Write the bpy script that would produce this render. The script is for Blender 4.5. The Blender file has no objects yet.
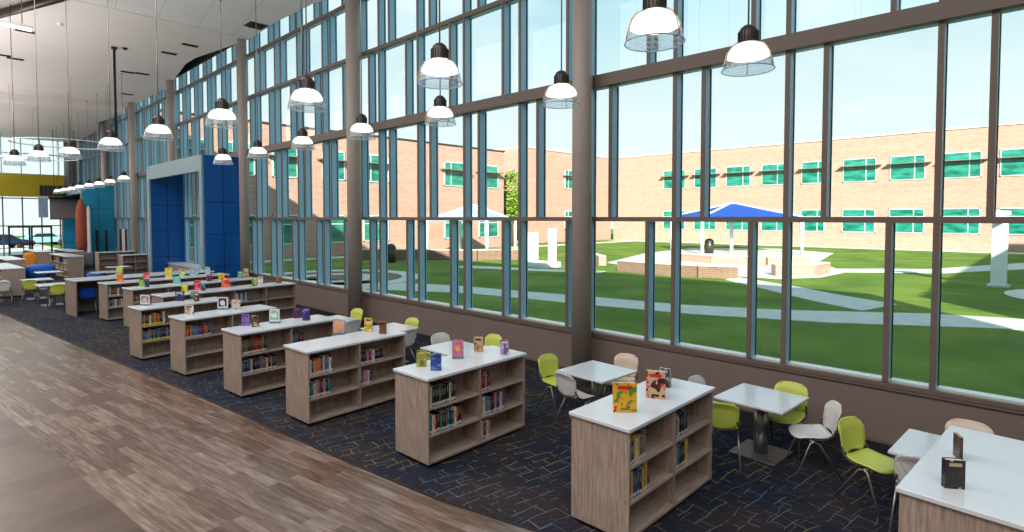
import bpy, math, random
from math import sin, cos, pi, radians as R
from mathutils import Vector, Matrix
random.seed(7)
S = bpy.context.scene
COL = S.collection

# ------------------------------------------------------------------ materials
def srgb(r, g, b):
    f = lambda c: (c/255/12.92) if c/255 <= .04045 else ((c/255+.055)/1.055)**2.4
    return (f(r), f(g), f(b), 1)
class NT:
    def __init__(s, name):
        s.m = bpy.data.materials.new(name); s.m.use_nodes = True
        s.t = s.m.node_tree; s.t.nodes.clear(); s.out = s.n('ShaderNodeOutputMaterial')
    def n(s, kind, **kw):
        o = s.t.nodes.new(kind)
        for k, v in kw.items():
            if k in o.inputs: o.inputs[k].default_value = v
            else: setattr(o, k, v)
        return o
    def l(s, a, b): s.t.links.new(a, b)
    def coord(s, scale=(1, 1, 1), rot=(0, 0, 0), kind='Object'):
        c = s.n('ShaderNodeTexCoord'); mp = s.n('ShaderNodeMapping')
        mp.inputs['Scale'].default_value = scale; mp.inputs['Rotation'].default_value = rot
        s.l(c.outputs[kind], mp.inputs['Vector']); return mp.outputs['Vector']
    def noise(s, vec, scale, detail=3, rough=.5):
        o = s.n('ShaderNodeTexNoise'); o.inputs['Scale'].default_value = scale
        o.inputs['Detail'].default_value = detail; o.inputs['Roughness'].default_value = rough
        s.l(vec, o.inputs['Vector']); return o.outputs['Fac']
    def ramp(s, fac, stops, interp='LINEAR'):
        o = s.n('ShaderNodeValToRGB'); o.color_ramp.interpolation = interp
        e = o.color_ramp.elements
        while len(e) > 1: e.remove(e[-1])
        e[0].position = stops[0][0]; e[0].color = stops[0][1]
        for p, c in stops[1:]:
            k = e.new(p); k.color = c
        s.l(fac, o.inputs['Fac']); return o.outputs['Color']
    def mix(s, fac, a, b, mode='MIX'):
        o = s.n('ShaderNodeMix'); o.data_type = 'RGBA'; o.blend_type = mode
        if isinstance(fac, (int, float)): o.inputs[0].default_value = fac
        else: s.l(fac, o.inputs[0])
        for i, v in ((6, a), (7, b)):
            if isinstance(v, tuple): o.inputs[i].default_value = v
            else: s.l(v, o.inputs[i])
        return o.outputs[2]
    def math(s, op, a, b=0.0):
        o = s.n('ShaderNodeMath'); o.operation = op
        for i, v in ((0, a), (1, b)):
            if isinstance(v, (int, float)): o.inputs[i].default_value = v
            else: s.l(v, o.inputs[i])
        return o.outputs[0]
    def bsdf(s, col, rough=.5, metal=0, bump=None, bstr=.2, spec=.5, bdist=.01):
        b = s.n('ShaderNodeBsdfPrincipled')
        if isinstance(col, tuple): b.inputs['Base Color'].default_value = col
        else: s.l(col, b.inputs['Base Color'])
        if isinstance(rough, (int, float)): b.inputs['Roughness'].default_value = rough
        else: s.l(rough, b.inputs['Roughness'])
        b.inputs['Metallic'].default_value = metal
        b.inputs['Specular IOR Level'].default_value = spec
        if bump is not None:
            bp = s.n('ShaderNodeBump'); bp.inputs['Strength'].default_value = bstr; bp.inputs['Distance'].default_value = bdist
            s.l(bump, bp.inputs['Height']); s.l(bp.outputs['Normal'], b.inputs['Normal'])
        s.b = b; return b.outputs[0]
    def done(s, sh): s.l(sh, s.out.inputs['Surface']); return s.m
def plain(name, rgb, rough=.5, metal=0, var=.06, nscale=8, spec=.5):
    t = NT(name); v = t.coord(); n = t.noise(v, nscale, 2)
    c = srgb(*rgb); d = tuple(x*(1-var*2) for x in c[:3])+(1,); u = tuple(min(1, x*(1+var)) for x in c[:3])+(1,)
    return t.done(t.bsdf(t.ramp(n, [(.3, d), (.7, u)]), rough, metal, spec=spec))
def emit(name, rgb, st):
    t = NT(name); e = t.n('ShaderNodeEmission'); e.inputs['Color'].default_value = srgb(*rgb); e.inputs['Strength'].default_value = st
    return t.done(e.outputs[0])
M = {}
def wood(name, a, b, grain=(14, 14, 1.0), rough=.45):
    t = NT(name); v = t.coord(grain); n = t.noise(v, 3.2, 5, .6); v2 = t.coord((grain[0]*4, grain[1]*4, grain[2]*1.5)); n2 = t.noise(v2, 6, 2)
    f = t.math('ADD', t.math('MULTIPLY', n, .7), t.math('MULTIPLY', n2, .3))
    return t.done(t.bsdf(t.ramp(f, [(.36, srgb(*a)), (.64, srgb(*b))]), rough, bump=f, bstr=.05))
M['wood'] = wood('taupe_wood_laminate', (132, 114, 103), (182, 164, 151))
M['woodh'] = wood('taupe_wood_shelf', (142, 124, 112), (188, 170, 156), (1.0, 14, 14))
M['laminate'] = plain('white_laminate', (212, 218, 226), .2, var=.01)
M['edge'] = plain('grey_edge_band', (150, 146, 146), .4)
M['plinth'] = plain('dark_plinth', (38, 36, 38), .6)
M['steel'] = plain('brushed_steel', (150, 150, 150), .32, .85)
M['chrome'] = plain('grey_tube_metal', (165, 160, 155), .3, .7)
M['brownwall'] = plain('taupe_painted_wall', (126, 110, 104), .6, var=.02, nscale=3)
M['brownsteel'] = plain('brown_painted_steel', (112, 98, 90), .5, var=.02)
M['column'] = plain('grey_brown_painted_column', (172, 160, 152), .42, var=.02)
M['alu'] = plain('aluminium_painted_sky_tint', (150, 198, 222), .35, .1, var=.02)  # blue sky reflection on the mullion sides is put into this base colour
M['sill'] = plain('pale_aluminium_sill', (205, 212, 216), .35, .2, var=.01)
M['gasket'] = plain('black_gasket', (18, 30, 36), .5)
M['bluepanel'] = plain('royal_blue_metal_panel', (4, 84, 160), .3, var=.03, nscale=2)
M['tealpanel'] = plain('teal_blue_gloss_panel', (44, 156, 200), .12, var=.08, nscale=1)
M['seamblue'] = plain('navy_panel_joint', (6, 34, 76), .5)
M['yellow'] = plain('olive_yellow_fascia', (172, 158, 14), .5, var=.03, nscale=1)
M['dark'] = plain('near_black_paint', (24, 22, 22), .7)
M['darkmetal'] = plain('dark_bronze_metal', (70, 60, 57), .4, .4)
M['black'] = plain('black_plastic', (16, 16, 18), .5)
M['greyscreen'] = plain('grey_screen', (120, 116, 118), .7, var=.02)
M['whitepaint'] = plain('white_paint', (232, 234, 236), .45, var=.01)
M['glint_orange'] = plain('orange_glint_strip', (206, 150, 100), .35, .6)
M['rust'] = plain('rust_orange_foam', (158, 76, 50), .7)
M['concrete'] = plain('pale_concrete', (196, 196, 192), .85, var=.05, nscale=2)
M['trunk'] = plain('tree_bark', (92, 74, 58), .9, var=.2)
M['cushionblue'] = plain('bright_blue_upholstery', (20, 92, 188), .7)
M['orange'] = plain('orange_upholstery', (226, 140, 30), .7)
M['soffit'] = None
t = NT('perforated_pale_blue_metal'); v = t.coord((14, 14, 14)); vo = t.n('ShaderNodeTexVoronoi'); vo.inputs['Randomness'].default_value = 0; t.l(v, vo.inputs['Vector'])
M['soffit'] = t.done(t.bsdf(t.ramp(vo.outputs['Distance'], [(.25, srgb(96, 124, 134)), (.4, srgb(138, 166, 176))]), .4))
# leaf, glass
def schlick(t, base, amp, nrm=None):
    g = t.n('ShaderNodeNewGeometry'); d = t.n('ShaderNodeVectorMath'); d.operation = 'DOT_PRODUCT'
    t.l(nrm or g.outputs['Normal'], d.inputs[0]); t.l(g.outputs['Incoming'], d.inputs[1])
    c = t.math('ABSOLUTE', d.outputs['Value']); return t.math('ADD', t.math('MULTIPLY', t.math('POWER', t.math('SUBTRACT', 1.0, c), 5.0), amp), base)
t = NT('window_glass')
tr = t.n('ShaderNodeBsdfTransparent'); tr.inputs['Color'].default_value = (.83, .965, .95, 1)
gl = t.n('ShaderNodeBsdfGlossy'); gl.inputs['Roughness'].default_value = .0; gl.inputs['Color'].default_value = (.9, 1, .96, 1)
mx = t.n('ShaderNodeMixShader'); t.l(schlick(t, .03, .5), mx.inputs[0]); t.l(tr.outputs[0], mx.inputs[1]); t.l(gl.outputs[0], mx.inputs[2])
M['glass'] = t.done(mx.outputs[0])
t = NT('clear_ribbed_acrylic')
tr = t.n('ShaderNodeBsdfTransparent'); tr.inputs['Color'].default_value = (.62, .70, .77, 1)
gl = t.n('ShaderNodeBsdfGlossy'); gl.inputs['Roughness'].default_value = .15; tl = t.n('ShaderNodeBsdfTranslucent'); tl.inputs['Color'].default_value = (.95, .97, 1, 1)
df = t.n('ShaderNodeBsdfDiffuse'); df.inputs['Color'].default_value = (.9, .93, .96, 1)
wv = t.n('ShaderNodeTexWave'); wv.inputs['Scale'].default_value = 3; wv.bands_direction = 'Z'; wv.inputs['Distortion'].default_value = 6
t.l(t.coord((8, 8, 2)), wv.inputs['Vector'])
m1 = t.n('ShaderNodeMixShader'); m1.inputs[0].default_value = .5; t.l(tl.outputs[0], m1.inputs[1]); t.l(df.outputs[0], m1.inputs[2])
m2 = t.n('ShaderNodeMixShader'); t.l(t.math('ADD', t.math('MULTIPLY', wv.outputs['Fac'], .18), .1), m2.inputs[0]); t.l(tr.outputs[0], m2.inputs[1]); t.l(m1.outputs[0], m2.inputs[2])
mx = t.n('ShaderNodeMixShader'); t.l(schlick(t, .04, .5), mx.inputs[0]); t.l(m2.outputs[0], mx.inputs[1]); t.l(gl.outputs[0], mx.inputs[2])
M['acrylic'] = t.done(mx.outputs[0])
M['lampwhite'] = emit('glowing_lamp_diffuser', (255, 246, 226), 2.6)
M['tube'] = emit('glowing_light_tube', (255, 238, 205), 3.0)
# chair plastics: perforated shell
def chairmat(name, rgb, holes, hs=.34):
    t = NT(name); sh = t.bsdf(srgb(*rgb), .42)
    if not holes: return t.done(sh)
    v = t.coord((1, 1, 1)); vo = t.n('ShaderNodeTexVoronoi'); vo.inputs['Randomness'].default_value = 0; vo.inputs['Scale'].default_value = 62
    t.l(v, vo.inputs['Vector']); f = t.math('LESS_THAN', vo.outputs['Distance'], hs)
    tr = t.n('ShaderNodeBsdfTransparent'); mx = t.n('ShaderNodeMixShader'); t.l(f, mx.inputs[0]); t.l(sh, mx.inputs[1]); t.l(tr.outputs[0], mx.inputs[2])
    return t.done(mx.outputs[0])
for k, c in dict(green=(202, 212, 92), white=(224, 222, 222), beige=(216, 198, 180), blue=(16, 72, 190)).items():
    M['seat_'+k] = chairmat(k+'_seat_plastic', c, False); M['back_'+k] = chairmat(k+'_perforated_back_plastic', c, True, .34 if k == 'white' else .2)
# wood plank floor
PR = R(8)
t = NT('grey_brown_vinyl_plank'); v = t.coord((1, 1, 1), (0, 0, R(-90)-PR))
br = t.n('ShaderNodeTexBrick'); t.l(v, br.inputs['Vector']); br.offset = .37; br.offset_frequency = 2
for k, x in (('Scale', 1), ('Brick Width', 1.0), ('Row Height', .125), ('Mortar Size', .0018), ('Mortar Smooth', .1), ('Bias', 0)): br.inputs[k].default_value = x
br.inputs['Color1'].default_value = (0, 0, 0, 1); br.inputs['Color2'].default_value = (1, 1, 1, 1); br.inputs['Mortar'].default_value = (.1, .1, .1, 1)
v2 = t.coord((1, 1, 1), (0, 0, R(-90)-PR)); mp = t.n('ShaderNodeMapping'); mp.inputs['Scale'].default_value = (.9, 9, 1); t.l(v2, mp.inputs['Vector'])
g = t.noise(mp.outputs['Vector'], 2.4, 6, .65); big = t.noise(v2, .55, 2)
f = t.math('ADD', t.math('MULTIPLY', g, .66), t.math('MULTIPLY', br.outputs['Color'], .18)); f = t.math('ADD', f, t.math('MULTIPLY', big, .20))
c = t.ramp(f, [(.32, srgb(70, 52, 42)), (.52, srgb(112, 90, 78)), (.74, srgb(156, 140, 130))])
c = t.mix(br.outputs['Fac'], c, srgb(70, 58, 52))
M['plank'] = t.done(t.bsdf(c, t.math('ADD', t.math('MULTIPLY', g, .10), .18), spec=.8))
t = NT('brown_vinyl_tile'); v = t.coord((1, 1, 1), (0, 0, -PR))
br = t.n('ShaderNodeTexBrick'); t.l(v, br.inputs['Vector']); br.offset = .5
for k, x in (('Scale', 1), ('Brick Width', .9), ('Row Height', .45), ('Mortar Size', .003)): br.inputs[k].default_value = x
br.inputs['Color1'].default_value = srgb(72, 56, 48); br.inputs['Color2'].default_value = srgb(104, 84, 72); br.inputs['Mortar'].default_value = srgb(88, 72, 62)
g = t.noise(v, 6, 4); M['tile'] = t.done(t.bsdf(t.mix(.25, br.outputs['Color'], t.ramp(g, [(.3, srgb(64, 50, 44)), (.7, srgb(120, 102, 92))])), .3, bump=g, bstr=.05))
# carpet: dark tiles with broken thin pale lines
t = NT('dark_patterned_carpet'); v = t.coord((1, 1, 1), (0, 0, R(8)))
def lines(w, h, off, ms, seed, r=0):
    vv = t.coord((1, 1, 1), (0, 0, R(8+r))); mp = t.n('ShaderNodeMapping'); mp.inputs['Location'].default_value = (seed, seed*1.7, 0); t.l(vv, mp.inputs['Vector'])
    b = t.n('ShaderNodeTexBrick'); b.offset = off; b.offset_frequency = 2
    for k, x in (('Scale', 1), ('Brick Width', w), ('Row Height', h), ('Mortar Size', ms), ('Mortar Smooth', 0.2)): b.inputs[k].default_value = x
    wr = t.n('ShaderNodeVectorMath'); wr.operation = 'ADD'; t.l(mp.outputs['Vector'], wr.inputs[0])
    nn = t.n('ShaderNodeTexNoise'); nn.inputs['Scale'].default_value = 1.6; t.l(mp.outputs['Vector'], nn.inputs['Vector'])
    ws = t.n('ShaderNodeVectorMath'); ws.operation = 'SCALE'; ws.inputs['Scale'].default_value = .22; t.l(nn.outputs['Color'], ws.inputs[0]); t.l(ws.outputs[0], wr.inputs[1])
    t.l(wr.outputs[0], b.inputs['Vector'])
    msk = t.math('GREATER_THAN', t.noise(mp.outputs['Vector'], 3.1, 2), .49)
    return t.math('MULTIPLY', b.outputs['Fac'], msk)
l1 = lines(.34, .17, .4, .0048, 0); l2 = lines(.21, .26, .3, .004, 5.3); l3 = lines(.5, .09, .55, .004, 9.1, 24)
fib = t.noise(v, 90, 2); patch = t.noise(v, .9, 2)
base = t.ramp(patch, [(.35, srgb(30, 37, 56)), (.5, srgb(40, 40, 50)), (.68, srgb(58, 46, 46))]); base = t.mix(t.math('MULTIPLY', fib, .35), base, srgb(16, 18, 26))
lc = t.ramp(t.noise(v, .75, 1), [(.44, srgb(104, 122, 142)), (.52, srgb(112, 112, 104)), (.6, srgb(150, 140, 60))])
c = t.mix(t.math('MULTIPLY', l1, .8), base, lc); c = t.mix(t.math('MULTIPLY', l2, .7), c, srgb(92, 98, 108)); c = t.mix(t.math('MULTIPLY', l3, .45), c, srgb(72, 78, 100))
M['carpet'] = t.done(t.bsdf(c, .95, bump=fib, bstr=.3, spec=.15))
# ceiling tiles
t = NT('pale_ceiling_tile'); v = t.coord((1, 1, 1), (0, 0, R(8)))
br = t.n('ShaderNodeTexBrick'); t.l(v, br.inputs['Vector']); br.offset = 0
for k, x in (('Scale', 1), ('Brick Width', 1.2), ('Row Height', 1.2), ('Mortar Size', .012)): br.inputs[k].default_value = x
br.inputs['Color1'].default_value = srgb(226, 224, 222); br.inputs['Color2'].default_value = srgb(221, 219, 218); br.inputs['Mortar'].default_value = srgb(196, 194, 194)
M['ctile'] = t.done(t.bsdf(br.outputs['Color'], .8))
M['cplain'] = plain('painted_plaster_ceiling', (228, 220, 216), .8, var=.015, nscale=.5)
# outdoors
t = NT('mown_grass'); v = t.coord(); a = t.noise(v, 30, 4, .7); b = t.noise(v, .35, 3); f = t.math('ADD', t.math('MULTIPLY', a, .5), t.math('MULTIPLY', b, .5))
M['grass'] = t.done(t.bsdf(t.ramp(f, [(.35, srgb(72, 98, 42)), (.5, srgb(98, 122, 52)), (.68, srgb(132, 146, 66))]), .95, bump=a, bstr=.6, bdist=.05, spec=.1))
def brick(name, c1, c2, mort, w=.4, h=.1):
    t = NT(name); c = t.n('ShaderNodeTexCoord'); sx = t.n('ShaderNodeSeparateXYZ'); t.l(c.outputs['Object'], sx.inputs[0])
    cb = t.n('ShaderNodeCombineXYZ'); t.l(t.math('ADD', sx.outputs[0], sx.outputs[1]), cb.inputs[0]); t.l(sx.outputs[2], cb.inputs[1])
    br = t.n('ShaderNodeTexBrick'); t.l(cb.outputs[0], br.inputs['Vector'])
    for k, x in (('Scale', 1), ('Brick Width', w), ('Row Height', h), ('Mortar Size', .012)): br.inputs[k].default_value = x
    br.inputs['Color1'].default_value = srgb(*c1); br.inputs['Color2'].default_value = srgb(*c2); br.inputs['Mortar'].default_value = srgb(*mort)
    cb2 = t.n('ShaderNodeCombineXYZ'); t.l(t.math('MULTIPLY', sx.outputs[2], 2.2), cb2.inputs[2]); t.l(t.math('MULTIPLY', cb.inputs[0].links[0].from_socket, .03), cb2.inputs[0])
    band = t.noise(cb2.outputs[0], 1.5, 2)
    col = t.mix(t.math('MULTIPLY', band, .6), br.outputs['Color'], srgb(*mort)); return t.done(t.bsdf(col, .9, spec=.2))
M['brick'] = brick('tan_brick', (168, 128, 114), (136, 96, 84), (196, 164, 152))
M['darkbrick'] = brick('brown_brick', (126, 96, 82), (104, 78, 68), (140, 118, 104), .3, .1)
t = NT('teal_window_pane'); n = t.noise(t.coord((1, 1, 3)), .8, 2)
M['tealpane'] = t.done(t.bsdf(t.ramp(n, [(.35, srgb(16, 96, 84)), (.65, srgb(48, 140, 124))]), .15, spec=.5))
M['canopyblue'] = plain('blue_canopy_fabric', (6, 64, 156), .7); M['canopypale'] = plain('pale_blue_canopy_fabric', (150, 172, 200), .7)
t = NT('green_leaves'); n = t.noise(t.coord(), 3, 3); M['leaf'] = t.done(t.bsdf(t.ramp(n, [(.3, srgb(60, 96, 24)), (.7, srgb(140, 176, 50))]), .7))
# book materials use the object's own colour
t = NT('book_cover'); oi = t.n('ShaderNodeObjectInfo'); n = t.noise(t.coord((1, 1, 1)), 30, 1)
M['cover'] = t.done(t.bsdf(t.mix(t.math('MULTIPLY', n, .25), oi.outputs['Color'], srgb(20, 20, 24)), .4))
M['paper'] = plain('book_pages', (226, 216, 196), .8); M['label'] = plain('white_spine_label', (196, 196, 200), .6); M['labely'] = plain('lime_spine_label', (206, 216, 60), .6)
t = NT('spine_title'); M['title'] = t.done(t.bsdf(srgb(150, 140, 118), .5))
def art(name, bg, c1, c2, scale=9, seed=0):
    t = NT(name); v = t.coord(); mp = t.n('ShaderNodeMapping'); mp.inputs['Location'].default_value = (seed, seed*2, seed); t.l(v, mp.inputs['Vector'])
    vo = t.n('ShaderNodeTexVoronoi'); vo.inputs['Scale'].default_value = scale*1.5; t.l(mp.outputs['Vector'], vo.inputs['Vector'])
    n = t.noise(mp.outputs['Vector'], scale, 2)
    c = t.mix(t.math('GREATER_THAN', n, .54), srgb(*bg), srgb(*c1)); c = t.mix(t.math('LESS_THAN', vo.outputs['Distance'], .26), c, srgb(*c2))
    return t.done(t.bsdf(c, .35))

# ------------------------------------------------------------------ mesh builder
class MB:
    def __init__(s): s.v = []; s.f = []; s.m = []; s.mats = []; s.sm = []
    def mi(s, m):
        if m not in s.mats: s.mats.append(m)
        return s.mats.index(m)
    def add(s, vs, fs, m, smooth=False, mtx=None):
        o = len(s.v); k = s.mi(m)
        for p in vs: s.v.append(tuple(mtx @ Vector(p)) if mtx else tuple(p))
        for f in fs: s.f.append([i+o for i in f]); s.m.append(k); s.sm.append(smooth)
        return s
    def box(s, x0, x1, y0, y1, z0, z1, m, mtx=None):
        vs = [(x, y, z) for z in (z0, z1) for y in (y0, y1) for x in (x0, x1)]
        return s.add(vs, [(0, 2, 3, 1), (4, 5, 7, 6), (0, 1, 5, 4), (2, 6, 7, 3), (0, 4, 6, 2), (1, 3, 7, 5)], m, False, mtx)
    def cbox(s, x0, x1, y0, y1, z0, z1, m, b=.006, mtx=None):   # box with chamfered edges
        xs = (x0, x1); ys = (y0, y1); zs = (z0, z1); vs = []; idx = {}
        for i in (0, 1):
            for j in (0, 1):
                for k in (0, 1):
                    sx = b*(1-2*i); sy = b*(1-2*j); sz = b*(1-2*k)
                    for a, p in enumerate(((xs[i], ys[j]+sy, zs[k]+sz), (xs[i]+sx, ys[j], zs[k]+sz), (xs[i]+sx, ys[j]+sy, zs[k]))):
                        idx[i, j, k, a] = len(vs); vs.append(p)
        fs = []
        for i in (0, 1):
            q = [idx[i, 0, 0, 0], idx[i, 1, 0, 0], idx[i, 1, 1, 0], idx[i, 0, 1, 0]]; fs.append(q if i else q[::-1])
            q = [idx[0, i, 0, 1], idx[1, i, 0, 1], idx[1, i, 1, 1], idx[0, i, 1, 1]]; fs.append(q[::-1] if i else q)
            q = [idx[0, 0, i, 2], idx[1, 0, i, 2], idx[1, 1, i, 2], idx[0, 1, i, 2]]; fs.append(q if i else q[::-1])
        for j in (0, 1):
            for k in (0, 1):
                q = [idx[0, j, k, 1], idx[1, j, k, 1], idx[1, j, k, 2], idx[0, j, k, 2]]; fs.append(q if (j == k) == False else q[::-1])
                q = [idx[j, 0, k, 0], idx[j, 1, k, 0], idx[j, 1, k, 2], idx[j, 0, k, 2]]; fs.append(q if (j == k) else q[::-1])
                q = [idx[j, k, 0, 0], idx[j, k, 1, 0], idx[j, k, 1, 1], idx[j, k, 0, 1]]; fs.append(q if (j == k) == False else q[::-1])
        for i in (0, 1):
            for j in (0, 1):
                for k in (0, 1):
                    q = [idx[i, j, k, 0], idx[i, j, k, 1], idx[i, j, k, 2]]; fs.append(q if (i+j+k) % 2 else q[::-1])
        return s.add(vs, fs, m, False, mtx)
    def lathe(s, prof, m, c=(0, 0, 0), n=20, smooth=True, cap=False):
        vs = []; fs = []
        for r, z in prof:
            for i in range(n): a = 2*pi*i/n; vs.append((c[0]+r*cos(a), c[1]+r*sin(a), c[2]+z))
        for j in range(len(prof)-1):
            for i in range(n): k = (i+1) % n; fs.append((j*n+i, j*n+k, (j+1)*n+k, (j+1)*n+i))
        if cap: fs.append(tuple(range(n))[::-1]); fs.append(tuple((len(prof)-1)*n+i for i in range(n)))
        return s.add(vs, fs, m, smooth)
    def tube(s, pts, r, m, n=8, r2=None):
        pts = [Vector(p) for p in pts]; vs = []; fs = []; L = len(pts)
        for i, p in enumerate(pts):
            d = (pts[min(i+1, L-1)]-pts[max(i-1, 0)]).normalized(); a = Vector((0, 0, 1)) if abs(d.z) < .9 else Vector((1, 0, 0))
            u = d.cross(a).normalized(); w = d.cross(u); rr = r if r2 is None else r+(r2-r)*i/(L-1)
            for k in range(n): q = 2*pi*k/n; vs.append(p+u*rr*cos(q)+w*rr*sin(q))
        for i in range(L-1):
            for k in range(n): j = (k+1) % n; fs.append((i*n+k, i*n+j, (i+1)*n+j, (i+1)*n+k))
        fs.append(tuple(range(n))[::-1]); fs.append(tuple((L-1)*n+k for k in range(n)))
        return s.add(vs, fs, m, True)
    def prism(s, pts, z0, z1, m):
        n = len(pts); vs = [(x, y, z0) for x, y in pts]+[(x, y, z1) for x, y in pts]
        return s.add(vs, [tuple(range(n))[::-1], tuple(range(n, 2*n))]+[(i, (i+1) % n, (i+1) % n+n, i+n) for i in range(n)], m)
    def sheet(s, fn, nu, nv, th, m):         # curved sheet with thickness
        A = []; B = []
        for i in range(nu+1):
            for j in range(nv+1): A.append(Vector(fn(i/nu, j/nv)))
        def P(i, j): return A[max(0, min(nu, i))*(nv+1)+max(0, min(nv, j))]
        for i in range(nu+1):
            for j in range(nv+1):
                nrm = (P(i+1, j)-P(i-1, j)).cross(P(i, j+1)-P(i, j-1)); nrm = nrm.normalized() if nrm.length > 1e-9 else Vector((0, 0, 1)); B.append(P(i, j)+nrm*th)
        N = len(A); w = nv+1; fs = []
        for i in range(nu):
            for j in range(nv):
                a = i*w+j; fs.append((a, a+1, a+w+1, a+w)); fs.append((N+a, N+a+w, N+a+w+1, N+a+1))
        for i in range(nu):
            a = i*w; fs.append((a, a+w, N+a+w, N+a)); a = i*w+nv; fs.append((a, N+a, N+a+w, a+w))
        for j in range(nv):
            fs.append((j, N+j, N+j+1, j+1)); a = nu*w+j; fs.append((a, a+1, N+a+1, N+a))
        return s.add(A+B, fs, m, True)
    def build(s, name, parent=None, loc=None, rz=None):
        me = bpy.data.meshes.new(name); me.from_pydata(s.v, [], s.f)
        for m in s.mats: me.materials.append(M[m] if isinstance(m, str) else m)
        me.polygons.foreach_set('material_index', s.m); me.polygons.foreach_set('use_smooth', s.sm); me.update()
        o = bpy.data.objects.new(name, me); COL.objects.link(o)
        if parent: o.parent = parent
        if loc: o.location = loc
        if rz is not None: o.rotation_euler[2] = rz
        return o
def empty(name, loc=(0, 0, 0), rz=0):
    o = bpy.data.objects.new(name, None); o.empty_display_size = .1; COL.objects.link(o); o.location = loc; o.rotation_euler[2] = rz; return o
def tag(o, label, cat, group=None, kind=None):
    o['label'] = label; o['category'] = cat
    if group: o['group'] = group
    if kind: o['kind'] = kind
    return o
def struct(o, label=None):
    o['kind'] = 'structure'
    if label: o['label'] = label
    return o
def dup(root, loc=None, rz=None):
    r = root.copy(); COL.objects.link(r)
    if loc is not None: r.location = loc
    if rz is not None: r.rotation_euler[2] = rz
    for ch in root.children:
        c = ch.copy(); COL.objects.link(c); c.parent = r
        for g in ch.children:
            d = g.copy(); COL.objects.link(d); d.parent = c
    return r
ORD = ['first', 'second', 'third', 'fourth', 'fifth', 'sixth', 'seventh', 'eighth', 'ninth', 'tenth', 'eleventh', 'twelfth', 'thirteenth', 'fourteenth', 'fifteenth', 'sixteenth', 'seventeenth', 'eighteenth']

# ------------------------------------------------------------------ room shell
WX = 8.67; CZ = 9.85
border = [(8.0, -9), (6.2, -3), (5.15, 0), (4.55, 1.9), (4.09, 3.56), (3.8, 4.76), (3.6, 6.31), (3.37, 8.53), (3.07, 11.35), (2.57, 15.39), (2.01, 20.02), (1.48, 24.53), (.7, 31), (-.6, 42), (-2.4, 60)]
# carpet and plank floors share the curved border line
struct(MB().prism([(9.0, -9)]+[(9.0, 60)]+border[::-1], -.12, 0, 'carpet').build('floor'), 'dark patterned carpet under the bookcases and tables')
tileb = [(2.6, -9), (2.1, 1.0), (1.75, 4.0), (1.4, 6.36), (1.07, 9.1), (.7, 12.2), (.2, 16), (-2, 30), (-6, 48)]
struct(MB().prism(border+[(-7, 60), (-7, 48)]+tileb[::-1], -.12, 0, 'plank').build('floor_planks'), 'grey brown wood plank floor of the aisle')
struct(MB().prism(tileb+[(-7, 48), (-7, -9)], -.12, 0, 'tile').build('floor_tiles'), 'brown tiled strip beside the plank floor')
mb = MB()
for (x0, y0), (x1, y1) in zip(border, border[1:]):
    d = Vector((x1-x0, y1-y0)).normalized(); nx, ny = -d.y*.02, d.x*.02
    mb.prism([(x0-nx, y0-ny), (x0+nx, y0+ny), (x1+nx, y1+ny), (x1-nx, y1-ny)][::-1], .0, .006, 'dark')
struct(mb.build('trim_carpet_edge'), 'thin dark metal strip where carpet meets plank floor')
# low wall below the glazing
P0, P1 = 23.38, 30.87           # near portal
Q0, Q1 = 46.0, 54.0             # far portal
for n, (a, b) in enumerate([(-9, 6.27), (6.27, 14.29), (14.29, P0), (P0+.0, Q0), (Q1, 60)]):
    w = MB().box(WX, WX+.32, a, b, 0, .86, 'brownwall')
    w.box(WX-.03, WX+.32, a, b, .84, .875, 'brownsteel')
    struct(w.build('wall_right'), 'taupe low wall below the tall windows')
struct(MB().box(WX-.07, WX, -9, P0, 0, .13, 'plinth').box(WX-.055, WX-.0, -9, P0, .13, .16, 'brownsteel').build('baseboard_right'), 'dark base trim along the low window wall')
# curtain wall
full = [1.03+1.77*k for k in range(-6, 8)]+[14.85+1.75*j for j in range(0, 27)]
full = [y for y in full if y < 60]
RAILS = [(.88, .955, 'sill'), (3.03, 3.11, 'brownsteel'), (5.5, 5.72, 'brownsteel'), (7.70, 7.80, 'brownsteel'), (9.30, 9.40, 'brownsteel')]
LEV = [(.95, 3.03, .5), (3.11, 5.5, -.5), (5.72, 7.7, .5), (7.8, 9.3, -.5), (9.4, 10.6, .5)]
def mull(mb, y, z0, z1, w=.066):
    mb.box(WX-.035, WX-.015, y-w/2, y+w/2, z0, z1, 'brownsteel')
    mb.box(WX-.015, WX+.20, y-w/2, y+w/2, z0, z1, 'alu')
    mb.box(WX+.145, WX+.165, y+w/2, y+w/2+.012, z0, z1, 'gasket')
    mb.box(WX+.145, WX+.165, y-w/2-.012, y-w/2, z0, z1, 'gasket')
def bay(n, a, b):
    f = MB()
    for y in full:
        if a-.01 <= y < b: mull(f, y, .9, 10.6)
        for z0, z1, off in LEV:
            yy = y+off
            if a+.04 <= yy < b-.04 and not (a < 6.27 and abs(yy-6.86) < .3): mull(f, yy, z0, z1)
    for z0, z1, m in RAILS:
        thick = m == 'brownsteel' and z1-z0 > .2
        f.box(WX-(.11 if thick else .04), WX+.03, a, b, z0, z1-(.02 if m == 'sill' else 0), 'brownsteel')
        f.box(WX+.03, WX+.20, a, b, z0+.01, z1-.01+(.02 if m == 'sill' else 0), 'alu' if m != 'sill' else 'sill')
    o = struct(f.build('window_%d' % n), 'tall aluminium framed glazing bay of the right wall')
    g = MB(); g.add([(WX+.155, a, .9), (WX+.155, b, .9), (WX+.155, b, 10.6), (WX+.155, a, 10.6)], [(0, 1, 2, 3)], 'glass')
    g.build('glass', o)
edges = [-9, 6.27, 14.29, P0, 31.3, 39.1, Q0, 60]
for i in range(len(edges)-1): bay(i+1, edges[i], edges[i+1])
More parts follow.
